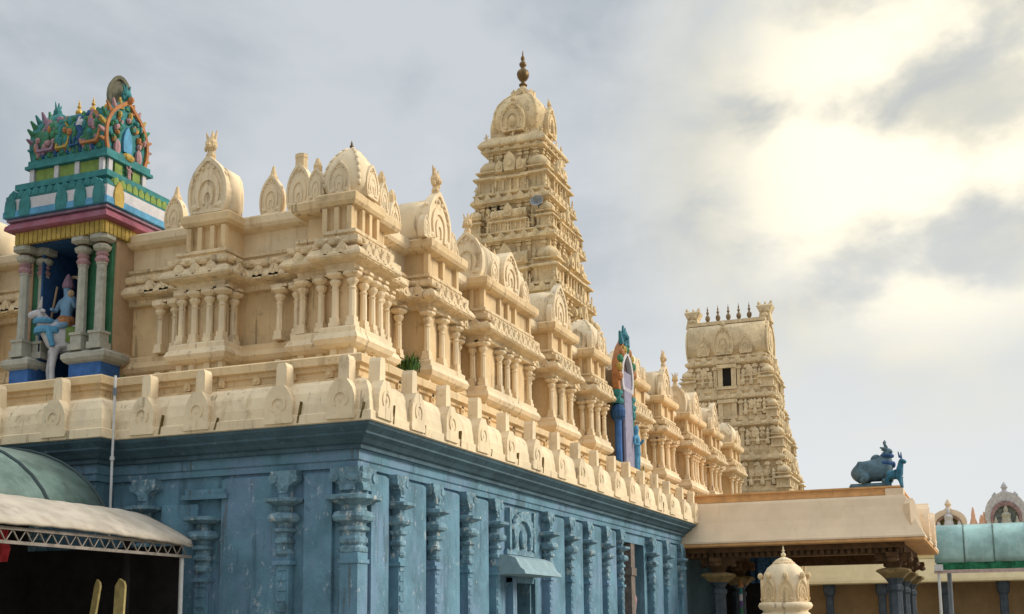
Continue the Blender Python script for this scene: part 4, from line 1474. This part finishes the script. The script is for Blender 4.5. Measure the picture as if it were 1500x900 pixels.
# ------------------------------------------------------------------ pillared mandapa on the right
man = thing('pillared_porch', 'open stone porch with a pale curved eave joined to the blue hall', 'porch', (3.2, 24, 0))
MQ = rect(-.4, 6.28, 20.4, 27.2)
m = MB().mold(MQ, [(.0, 3.96), (.66, 3.985), (.71, 4.0), (.71, 4.05), (.68, 4.10), (.55, 4.34), (.42, 4.62), (.31, 4.92), (.24, 5.16), (.20, 5.24), (.0, 5.26)])
ev = obj('eave', m, EAVE, man)
m = MB().mold(MQ, [(.62, 3.90), (.69, 3.92), (.70, 3.984), (.6, 3.99)])
obj('eave_lip', m, OCHRE, ev)
m = MB().mold(MQ, [(.02, 5.25), (.10, 5.26), (.10, 5.34), (.06, 5.36), (.06, 5.46), (.10, 5.47), (.10, 5.52), (.0, 5.53)])
obj('ridge_coping', m, OCHRE, man)
m = MB()
for (xx, yy, rt) in ((6.62, 19.98, R(45)),):
    m.M = Matrix.Translation((xx, yy, 4.05)) @ Matrix.Rotation(rt, 4, 'Z')
    m.plate([(-.04, 0), (.2, .0), (.32, .14), (.2, .5), (.08, .95), (.0, 1.05), (-.12, .9), (-.1, .4)], -.12, .12)
obj('corner_ornament', m, EAVE, ev)
m = MB()
m.M = face('R', 7.02, 21.3, 4.0)
gable_mesh(m, .95, 1.05, .35)
obj('eave_gable', m, EAVE, ev)
m = MB()
m.M = face('R', 7.02, 24.6, 4.0)
gable_mesh(m, .95, 1.05, .35)
obj('eave_gable', m, EAVE, ev)
m = MB().box(-.3, 6.3, 20.32, 20.8, 3.60, 3.955).box(5.8, 6.34, 20.8, 27.0, 3.60, 3.955).box(-.3, 5.8, 26.6, 27.05, 3.6, 3.955).box(.7, 1.2, 20.8, 26.6, 3.62, 3.955)
n = 34
for i in range(n):
    x = -.1 + 6.3 * i / (n - 1)
    m.box(x - .055, x + .055, 20.2, 20.33, 3.60, 3.74)
m.box(-.3, 6.4, 20.12, 20.33, 3.74, 3.958)
obj('beam', m, BEAMB, man)
m = MB().box(-.3, 6.2, 20.5, 26.9, 3.957, 3.9585)
obj('ceiling', m, BEAMB, man)


def mcol(shaft):
    a = MB()
    a.box(-.26, .26, -.26, .26, 0, .9)
    a.lathe([(.24, .88), (.22, 1.0), (.20, 2.5), (.24, 2.56), (.24, 2.66), (.18, 2.72), (.22, 2.8), (.30, 2.90)], n=8, rot=R(22.5))
    b = MB()
    b.lathe([(.26, 2.88), (.36, 2.98), (.44, 3.05), (.46, 3.13), (.34, 3.16), (.24, 3.18)], n=16, ex=7)
    for k in range(4):
        a_ = R(45 + 90 * k)
        b.ball((.54 * math.cos(a_), .54 * math.sin(a_), 3.08), (.09, .09, .05), 6, 4)
    c = MB()
    c.box(-.18, .18, -.18, .18, 3.16, 3.6)
    for T in (IDM, ROTX):
        c.M = T
        c.plate([(-.16, 3.2), (-.24, 3.34), (-.44, 3.40), (-.52, 3.50), (-.5, 3.61), (.5, 3.61), (.52, 3.50), (.44, 3.40), (.24, 3.34), (.16, 3.2)], -.165, .165)
        for k in (-1, 1):
            c.ball((k * .44, 0, 3.40), (.11, .2, .08), 8, 5)
    return a.mesh('column', STONE_D)[0], b.mesh('capital', OLIVE)[0], c.mesh('bracket', BEAMB if shaft else BEAMB)[0]


MC = mcol(1)
for (x, y) in ((.98, 20.55), (6.05, 20.55), (.98, 23.6), (6.05, 23.6), (.98, 26.7), (6.05, 26.7)):
    cc = put('column', MC[0], man, (x, y, 0))
    put('capital', MC[1], cc, (x, y, 0))
    put('bracket', MC[2], cc, (x, y, 0))
m = MB().box(-.34, 1.55, 26.0, 26.2, 0, 3.96)  # near-black wall colour paints the dark of the porch interior
obj('shade_back_wall', m, TIMB_SHADE, man)
m = MB().tube((1.95, 22.5, 0), (1.95, 22.5, 3.6), .06, n=10)
pole = thing('painted_post', 'thin post painted green purple and white inside the porch', 'post', (1.32, 21.9, 0))
m = MB()
for k in range(12):
    m.mi = k % 4
    m.lathe([(.055, 0), (.055, .2)], (1.36, 21.9, .35 + .2 * k), 10)
m.mi = 0
m.lathe([(.16, 0), (.12, .55)], (1.36, 21.9, 0), 10)
obj('shaft', m, [P_GREEN, P_PURP, P_WHITE, P_TEAL], pole)
m = MB()
m.lathe([(.08, 2.75), (.10, 2.80), (.06, 2.88), (.02, 3.0)], (1.36, 21.9, 0), 10)
obj('cap', m, P_ORNG, pole)
bp = thing('blue_banner', 'blue patterned cloth panel hanging under the porch eave', 'banner', (1.8, 24, 2.9))
m = MB()
ptsb = []
for k in range(9):
    x = 1.30 + .95 * k / 8
    ptsb.append((x, 24.0 + .04 * math.sin(k * 1.9)))
rows = []
for j in range(6):
    z = 3.95 - 1.0 * j / 5
    rows.append([(x - .0, y + .02 * j * (k % 2), z + (.5 * max(0, (k - 4) / 4) * j / 5)) for k, (x, y) in enumerate(ptsb)])
m.rings(rows, False, False, False)
clo = obj('cloth', m, mat('blue_print_cloth', (.035, .10, .20), .8, .5, 14, bump=.2), bp)
so = clo.modifiers.new('thickness', 'SOLIDIFY')
so.thickness = .012

# recumbent bull on the porch roof
bu = thing('recumbent_bull', 'blue grey recumbent bull statue on the porch roof', 'statue', (5.6, 21, 5.53))
J = {'belly': (-.05, 0, .44, .28, .30), 'rump': (-.42, 0, .44, .26, .29), 'tailb': (-.60, 0, .34, .15, .17), 'chest': (.30, 0, .46, .28, .33), 'neck': (.46, 0, .80, .17, .20), 'poll': (.50, 0, 1.10, .13), 'muz': (.66, 0, .98, .085),
     'fk': (.56, -.2, .16, .11), 'fh': (.30, -.26, .08, .09), 'fk2': (.56, .2, .16, .11), 'fh2': (.32, .26, .08, .09), 'hk': (-.10, -.34, .22, .14), 'hf': (-.30, -.36, .09, .09), 'hk2': (-.10, .34, .22, .14), 'hf2': (-.3, .36, .09, .09)}
E4 = [('belly', 'rump'), ('rump', 'tailb'), ('belly', 'chest'), ('chest', 'neck'), ('neck', 'poll'), ('poll', 'muz'), ('chest', 'fk'), ('fk', 'fh'), ('chest', 'fk2'), ('fk2', 'fh2'), ('rump', 'hk'), ('hk', 'hf'), ('rump', 'hk2'), ('hk2', 'hf2')]
Lb = Vector((5.53, 21.0, 5.60))
b_ = skin('bull_body', tf(J, Lb, 0, .98), E4, BULLB, bu, root='belly')
m = MB()
m.M = Matrix.Translation(Lb) @ Matrix.Scale(.98, 4)
for sy in (-1, 1):
    m.tube((.47, sy * .08, 1.16), (.42, sy * .16, 1.28), .05, .035, 7)
    m.tube((.42, sy * .16, 1.28), (.46, sy * .15, 1.35), .035, .015, 7)
    m.tube((.44, sy * .11, 1.10), (.32, sy * .26, 1.12), .06, .025, 7)
obj('horns', m, BULLB, b_)
m = MB()
m.M = Matrix.Translation(Lb) @ Matrix.Scale(.98, 4)
m.lathe([(.24, 0), (.26, .06), (.23, .12)], (.42, 0, .60), 12)
m.lathe([(.19, 0), (.21, .05), (.18, .1)], (.48, 0, .84), 12)
m.ball((.66, -.02, .62), (.06, .06, .1), 7, 5)
obj('collar', m, P_NAVY, b_)
m = MB()
m.sm = True
m.M = Matrix.Translation(Lb)
m.ball((.16, 0, .76), (.17, .12, .18), 12, 9)
obj('hump', m, BULLB, b_)
m = MB().mold(rect(4.92, 6.1, 20.62, 21.38), [(0, 5.525), (0, 5.60), (-.03, 5.62), (-.03, 5.66)])
obj('base_slab', m, BULLB, bu)
# small standing animal at the corner
ca = thing('small_calf_statue', 'small dark blue horned animal statue at the porch roof corner', 'statue', (6.4, 20.6, 5.3))
J = {'chest': (.02, 0, .42, .12, .14), 'belly': (-.14, 0, .42, .12, .13), 'rump': (-.28, 0, .42, .12, .13), 'neck': (.10, 0, .62, .09), 'poll': (.14, 0, .82, .09), 'muz': (.28, 0, .72, .055),
     'fa': (.10, -.07, .22, .05), 'fb': (.16, -.07, .0, .04), 'ga': (.08, .07, .22, .05), 'gb': (.10, .07, .0, .04), 'ha': (-.28, -.08, .22, .06), 'hb': (-.24, -.08, 0, .04), 'ia': (-.28, .08, .22, .06), 'ib': (-.26, .08, 0, .04)}
E5 = [('chest', 'belly'), ('belly', 'rump'), ('chest', 'neck'), ('neck', 'poll'), ('poll', 'muz'), ('chest', 'fa'), ('fa', 'fb'), ('chest', 'ga'), ('ga', 'gb'), ('rump', 'ha'), ('ha', 'hb'), ('rump', 'ia'), ('ia', 'ib')]
Lc = Vector((6.30, 20.45, 5.44))
cb = skin('animal_body', tf(J, Lc, R(-20), 1.0), E5, mat('dark_teal_animal_paint', (.03, .13, .20), .65, .35, 6), ca, root='belly')
m = MB()
m.M = Matrix.Translation(Lc) @ Matrix.Rotation(R(-20), 4, 'Z')
for sy in (-1, 1):
    m.tube((.12, sy * .05, .88), (.10, sy * .10, 1.06), .035, .012, 6)
obj('horns', m, P_NAVY, cb)
m = MB().mold(rect(5.95, 6.45, 20.25, 20.72), [(0, 5.2), (0, 5.44)])
obj('base_slab', m, EAVE, ca)

# ------------------------------------------------------------------ background on the right
bgb = thing('rear_cloister', 'low cream fronted cloister with brown wall behind the porch', 'building', (4, 46, 0))
m = MB().box(-3, 16, 45.6, 46.2, 0, 3.7)
obj('wall', m, WALLB, bgb)
m = MB().mold(rect(-3, 16, 45.0, 50), [(.55, 3.5), (.62, 3.54), (.60, 3.66), (.40, 4.1), (.22, 4.5), (.15, 4.62), (.1, 4.63)])
obj('eave', m, YELLOW_C, bgb)
m = MB().mold(rect(-3, 16, 45.0, 50), [(.05, 4.62), (.16, 4.64), (.16, 4.72), (.06, 4.75), (.06, 5.0), (.2, 5.05), (.2, 5.2), (.1, 5.22)])
obj('parapet', m, mat('ivory_plaster', (.72, .58, .30), .85, .08, 1.6, .2, (.5, .36, .16), .15), bgb)
for x in (1.15, 3.6, 6.5, 9.0):
    m = MB().lathe([(.3, 0), (.3, .4), (.2, .5), (.19, 2.9), (.26, 3.0), (.3, 3.2), (.3, 3.5)], (x, 44.9, 0), 8)
    obj('column', m, STONE_D, bgb)

cnp = thing('green_canopy', 'weathered green curved sheet canopy on white posts at the right edge', 'canopy', (9.3, 36.5, 0))
m = MB()
m.sm = True
sec = [(35.60, 3.98), (35.52, 4.2), (35.50, 4.5), (35.56, 4.85), (35.75, 5.2), (36.05, 5.43), (36.5, 5.55), (37.6, 5.6)]
rowsx = [6.50, 7.6, 7.66, 8.7, 8.76, 9.9, 9.96, 11.2, 12.5]
m.rings([[(x, y - (.035 if i in (1, 2, 3, 4, 5, 6) and i % 2 else 0), z) for y, z in sec] for i, x in enumerate(rowsx)], False, False, False)
cs = obj('sheet', m, GREENF, cnp)
so = cs.modifiers.new('thickness', 'SOLIDIFY')
so.thickness = .03
m = MB()
for x in (7.63, 8.73, 9.93):
    for (ya, za), (yb, zb) in zip(sec, sec[1:]):
        m.tube((x, ya - .03, za), (x, yb - .03, zb), .03, n=6)
obj('rib', m, GREENF2, cnp)
m = MB()
m.rings([[(x, 35.62 + .05 * math.sin(x * 7), z) for x in [6.55 + .25 * k for k in range(25)]] for z in (3.70, 3.85, 3.99)], False, False, False)
ne = obj('net_valance', m, NETG, cnp)
so = ne.modifiers.new('thickness', 'SOLIDIFY')
so.thickness = .02
m = MB().box(6.45, 12.6, 35.52, 35.64, 3.56, 3.69)
obj('frame_rail', m, mat('pinkish_rail_paint', (.45, .33, .30), .7, .2, 6), cnp)
m = MB().tube((6.62, 35.58, 0), (6.62, 35.58, 3.56), .055, n=10).box(6.48, 6.8, 35.45, 35.7, 3.66, 3.92)
obj('post', m, STEEL, cnp)
m = MB().tube((6.98, 36.6, 0), (6.98, 36.6, 3.9), .09, n=10)
obj('post', m, STEELG, cnp)
m = MB().tube((12.3, 35.58, 0), (12.3, 35.58, 3.56), .055, n=10)
obj('post', m, STEEL, cnp)

# far shrine with two sculpted arches above the canopy
fs = thing('far_shrine', 'far low shrine block whose roof sculptures rise over the green canopy', 'building', (8, 52, 0))
obj('wall', MB().box(5.0, 12.5, 50.3, 55, 0, 5.9), WALLB, fs)
obj('roof', MB().mold(rect(5.2, 12.4, 50.2, 55), [(.2, 5.9), (.35, 5.95), (.2, 6.3), (0, 6.5)]), EAVE, fs)


def sculpt_arch(x, z, wd, h, m1, m2, m3, label, wings):
    a = thing('sculpted_arch', label, 'roof sculpture', (x, 50.1, z))
    m = MB()
    m.M = face('L', x, 50.0, z)
    o1, o2, o3 = arch_out(wd, h, 16), arch_out(wd * .74, h * .76, 16), arch_out(wd * .60, h * .64, 16)
    m.ring(o1, o2, -.1, .35, arch=True)
    obj('outer_arch', m, m1, a)
    m = MB()
    m.M = face('L', x, 50.0, z)
    m.ring(o2, o3, -.16, .3, arch=True)
    obj('inner_band', m, m2, a)
    m = MB()
    m.M = face('L', x, 50.0, z)
    m.plate(o3, .1, .25)
    obj('recess', m, m3, a)
    m = MB()
    m.M = face('L', x, 49.9, z)
    m.lathe([(.22, 0), (.28, .3), (.20, .6), (.24, .8), (.10, .92), (.12, 1.04), (.04, 1.25)], n=10)
    for k in (-1, 1):
        m.lathe([(.12, 0), (.14, .3), (.08, .5), (.03, .7)], (k * .5, 0, 0), 8)
    obj('figure', m, P_WHITE if not wings else P_GREY, a)
    m = MB()
    m.M = face('L', x, 50.1, z + h * .97)
    m.lathe([(.16, -.1), (.2, .05), (.1, .18), (.18, .3), (.12, .42), (.04, .55)], n=10)
    if wings:
        for k in (-1, 1):
            m.plate([(k * .30, -.35), (k * .62, -.42), (k * .62, -.1), (k * .46, .08), (k * .40, -.05)], -.08, .1)
    obj('finial', m, m1, a)
    return a


sculpt_arch(6.66, 6.2, 1.75, 1.18, mat('pinkish_cream_arch', (.62, .50, .38), .85), mat('brown_arch_band', (.24, .15, .11), .8, .3, 8), mat('olive_recess', (.20, .17, .07), .9, .3, 5), 'sculpted roof arch in cream and brown left of the taller grey one', False)
sculpt_arch(9.40, 6.2, 2.0, 1.95, mat('grey_violet_arch', (.44, .43, .44), .85, .2, 8), mat('maroon_arch_band', (.24, .16, .16), .8, .3, 8), mat('grey_recess', (.20, .23, .23), .9, .4, 8), 'tall grey winged roof arch at the right edge of the picture', True)
for i, (x, h) in enumerate(((7.84, 1.25), (8.22, .85), (8.36, 1.0))):
    sk_ = MB().lathe([(.2, 0), (.22, .25 * h), (.15, .45 * h), (.10, .6 * h), (.11, .68 * h), (.03, 1.0 * h)], (x, 50.2, 6.2), 8)
    tag(obj('roof_finial', sk_, mat('salmon_finial_%d' % i, (.62, .38, .26), .85)), ('tallest salmon roof finial, beside the brown banded arch', 'shortest salmon roof finial, left one of the close pair', 'middle sized salmon roof finial nearest the grey winged arch')[i], 'finial', 'small finials between the two roof arches')

# cream domed lamp shrine standing in the court
ls = thing('domed_shrine_post', 'small cream domed shrine in the court in front of the porch', 'shrine', (5.28, 6.0, 0))
q = rect(4.93, 5.63, 5.65, 6.35)
m = MB().mold(q, [(.12, 0), (.12, .3), (.0, .35), (.0, 1.30), (.08, 1.34), (.08, 1.42), (.0, 1.46)])
obj('pedestal', m, CREAM_L, ls)
m = MB()
m.sm = True
m.lathe([(.36, 1.44), (.42, 1.50), (.43, 1.58), (.36, 1.64), (.35, 1.70), (.41, 1.74), (.42, 1.79), (.38, 1.82), (.385, 1.85), (.44, 1.88), (.465, 1.93), (.44, 1.98), (.38, 2.0)], (5.28, 6.0, 0), 24, 2.6)
obj('neck', m, CREAM_L, ls)
m = MB()
m.sm = True
out = []
for r, z in ((.37, 1.95), (.385, 2.02), (.375, 2.12), (.365, 2.26), (.355, 2.40), (.33, 2.50), (.27, 2.60), (.17, 2.68), (.13, 2.70), (.13, 2.74), (.05, 2.78)):
    out.append([(5.28 + r * (1 + .07 * abs(math.cos(4 * t))) * math.cos(t), 6.0 + r * (1 + .07 * abs(math.cos(4 * t))) * math.sin(t), z) for t in [2 * math.pi * i / 48 for i in range(48)]])
m.rings(out)
d_ = obj('dome', m, CREAM_L, ls)
for k in range(8):
    a = 2 * math.pi * k / 8 + .2
    m = MB()
    m.M = Matrix.Translation((5.28 + .405 * math.cos(a), 6.0 + .405 * math.sin(a), 2.0)) @ Matrix.Rotation(a + math.pi / 2, 4, 'Z')
    gable_mesh(m, .27, .40, .06)
    m.ball((0, -.01, .45), (.05, .05, .06), 7, 5)
    obj('petal_gable', m, CREAM, d_)
m = MB()
for k in range(12):
    a = 2 * math.pi * k / 12
    m.M = Matrix.Translation((5.28 + .21 * math.cos(a), 6.0 + .21 * math.sin(a), 2.60)) @ Matrix.Rotation(a + math.pi / 2, 4, 'Z') @ Matrix.Rotation(R(-35), 4, 'X')
    m.plate(leaf(.11, .16), -.02, .03)
m.M = IDM
m.lathe([(.19, 2.655), (.20, 2.68), (.17, 2.70)], (5.28, 6.0, 0), 20)
obj('petal_crown', m, CREAM, d_)
obj('finial', kalasha(MB(), (5.28, 6.0, 2.74), .26, .34), YELLOW_C, ls)

# ------------------------------------------------------------------ left shed and green vault
shd = thing('sheet_awning', 'faded grey sheet awning on a steel truss against the blue hall', 'awning', (-3, -4, 0))
m = MB()
m.sm = True
ny, nx = 80, 7
rows = []
for j in range(ny + 1):
    y = -.82 - 8.0 * j / ny
    tip = max(0, (y + 1.7) / .88)
    row = []
    for i in range(nx + 1):
        t = i / nx
        x = -2.18 - .95 * t - (.10 * tip if i == 0 else 0)
        z = 2.90 + .48 * t ** .8 + .004 * math.sin(y * 16) - .05 * tip ** 2 + .025 * math.sin(y * 1.3) * (1 - t)
        row.append((x, y, z))
    row.append((-5.6, y, 3.30))
    rows.append(row)
m.rings(rows, False, False, False)
ro = obj('roof_sheet', m, SHEET, shd)
so = ro.modifiers.new('thickness', 'SOLIDIFY')
so.thickness = .035
m = MB()
m.box(-2.33, -2.28, -8.8, -.85, 2.83, 2.87).box(-2.33, -2.28, -8.8, -.85, 2.66, 2.70)
for j in range(36):
    y = -.95 - j * .22
    m.tube((-2.305, y, 2.69), (-2.305, y - .11, 2.84), .010, n=5)
    m.tube((-2.305, y - .11, 2.84), (-2.305, y - .22, 2.69), .010, n=5)
obj('truss', m, mat('rusty_truss_steel', (.22, .19, .16), .6, .3, 8), shd)
m = MB().tube((-2.36, -.98, 0), (-2.36, -.98, 2.66), .033, n=12)
obj('post', m, STEEL, shd)
m = MB().box(-5.55, -5.45, -8.8, -.8, 0, 3.28).box(-5.45, -2.55, -.80, -.72, 0, 2.86)  # near-black walls added to keep the space under the awning dark
obj('shade_boarding', m, TIMB_SHADE, shd)
m = MB().tube((-3.1, -1.3, 0), (-3.1, -1.3, 3.2), .06, n=10)
obj('inner_post', m, TIMB_SHADE, shd)
vt = thing('green_vault_roof', 'mossy green curved sheet roof behind the awning at the left edge', 'roof', (-6.2, -3, 0))
m = MB()
m.sm = True
sec = []
for k in range(17):
    a = R(22 + 136 * k / 16)
    sec.append((-6.05 + 2.5 * math.cos(a), 2.55 + 1.95 * math.sin(a) ** .9 if math.sin(a) > 0 else 2.55))
m.rings([[(x, y, z) for x, z in sec] for y in (-9, -6.6, -4.2, -2.4, -.95)], False, False, False)
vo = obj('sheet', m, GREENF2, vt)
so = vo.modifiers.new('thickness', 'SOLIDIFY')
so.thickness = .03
m = MB()
for y in (-1.0, -2.2, -3.6, -5.2):
    for (xa, za), (xb, zb) in zip(sec, sec[1:]):
        m.tube((xa, y, za + .01), (xb, y, zb + .01), .03, n=6)
obj('rib', m, mat('dark_rib', (.04, .06, .06), .7), vt)
m = MB()
for x in (-8.3, -5.7):
    for y in (-1.1, -5.2):
        m.tube((x, y, 0), (x, y, 3.3), .05, n=8)
obj('post', m, STEELG, vt)
for (xa, ya, xb, yb, z1, wd, lab) in ((-3.42, -1.95, -3.02, -2.0, 2.33, .05, 'narrower raw plank leaning at the left inside the dark awning'), (-2.70, -2.0, -2.62, -2.0, 2.33, .085, 'wider upright raw plank inside the dark awning')):
    m = MB()
    d = Vector((xb - xa, yb - ya, z1)).normalized()
    m.rings([[(xa - wd, ya, 0), (xa + wd, ya, 0), (xa + wd, ya + .04, 0), (xa - wd, ya + .04, 0)], [(xb - wd, yb, z1 - .1), (xb + wd, yb, z1 - .1), (xb + wd, yb + .04, z1 - .1), (xb - wd, yb + .04, z1 - .1)], [(xb - wd * .2, yb, z1), (xb + wd * .7, yb, z1 - .04), (xb + wd * .7, yb + .04, z1 - .04), (xb - wd * .2, yb + .04, z1)]])
    tag(obj('leaning_plank', m, PLANK), lab, 'plank', 'planks inside the awning')
m = MB()
m.rings([[(-3.9 + .1 * k + .02 * math.sin(j * 2 + k), -3.0 + .03 * math.sin(k * 2.2 + j), 3.0 - .09 * j) for k in range(3)] for j in range(6)], False, False, False)
rc = tag(obj('red_cloth', m, RED), 'strip of red cloth hanging under the awning at the left edge', 'cloth')
so = rc.modifiers.new('thickness', 'SOLIDIFY')
so.thickness = .012

# ------------------------------------------------------------------ small things
pi_ = thing('drain_pipe', 'thin pale vertical pipe running down the cream parapet and blue wall', 'pipe', (-4.0, -.6, 2.9))
m = MB().tube((-4.03, -.60, 3.0), (-4.03, -.60, 5.62), .021, n=10)
m.tube((-4.03, -.60, 4.26), (-4.03, -.60, 4.32), .036, n=10)
obj('pipe_run', m, STEEL, pi_)
m = MB().tube((-4.03, -.60, 5.30), (-4.03, -.60, 5.42), .034, n=10)
obj('pipe_coupling', m, STEELG, pi_)


def weed(x, y, z, h, n, lab):
    m = MB()
    rd = random.Random(int(x * 100))
    for k in range(n):
        a, l = rd.uniform(0, 6.28), h * rd.uniform(.5, 1.0)
        sp_ = rd.uniform(.2, .8)
        b0 = Vector((x + rd.uniform(-.14, .14), y + rd.uniform(-.14, .14), z + rd.uniform(0, .12)))
        p1 = b0 + Vector((math.cos(a) * sp_ * l * .5, math.sin(a) * sp_ * l * .5, l * .7))
        p2 = b0 + Vector((math.cos(a) * sp_ * l, math.sin(a) * sp_ * l, l * .9))
        w_ = Vector((-math.sin(a), math.cos(a), 0)) * .014
        A = [m.v(*(b0 - w_ * .5)), m.v(*(b0 + w_ * .5)), m.v(*(p1 + w_)), m.v(*(p1 - w_)), m.v(*p2)]
        m.f(A[:4])
        m.f((A[3], A[2], A[4]))
    return tag(obj('weed_tuft', m, GREEN_L), lab, 'plant', 'weeds growing on the roof')


weed(-.86, 3.45, 6.12, .32, 170, 'bushy green weed in the recess right of the corner shrine')
weed(-5.3, .9, 5.62, .38, 160, 'green weed at the right foot of the painted pavilion')
weed(-.55, 15.1, 5.72, .3, 40, 'low green weed left of the painted niche')
weed(-.5, 17.2, 5.72, .34, 40, 'low green weed right of the painted niche')
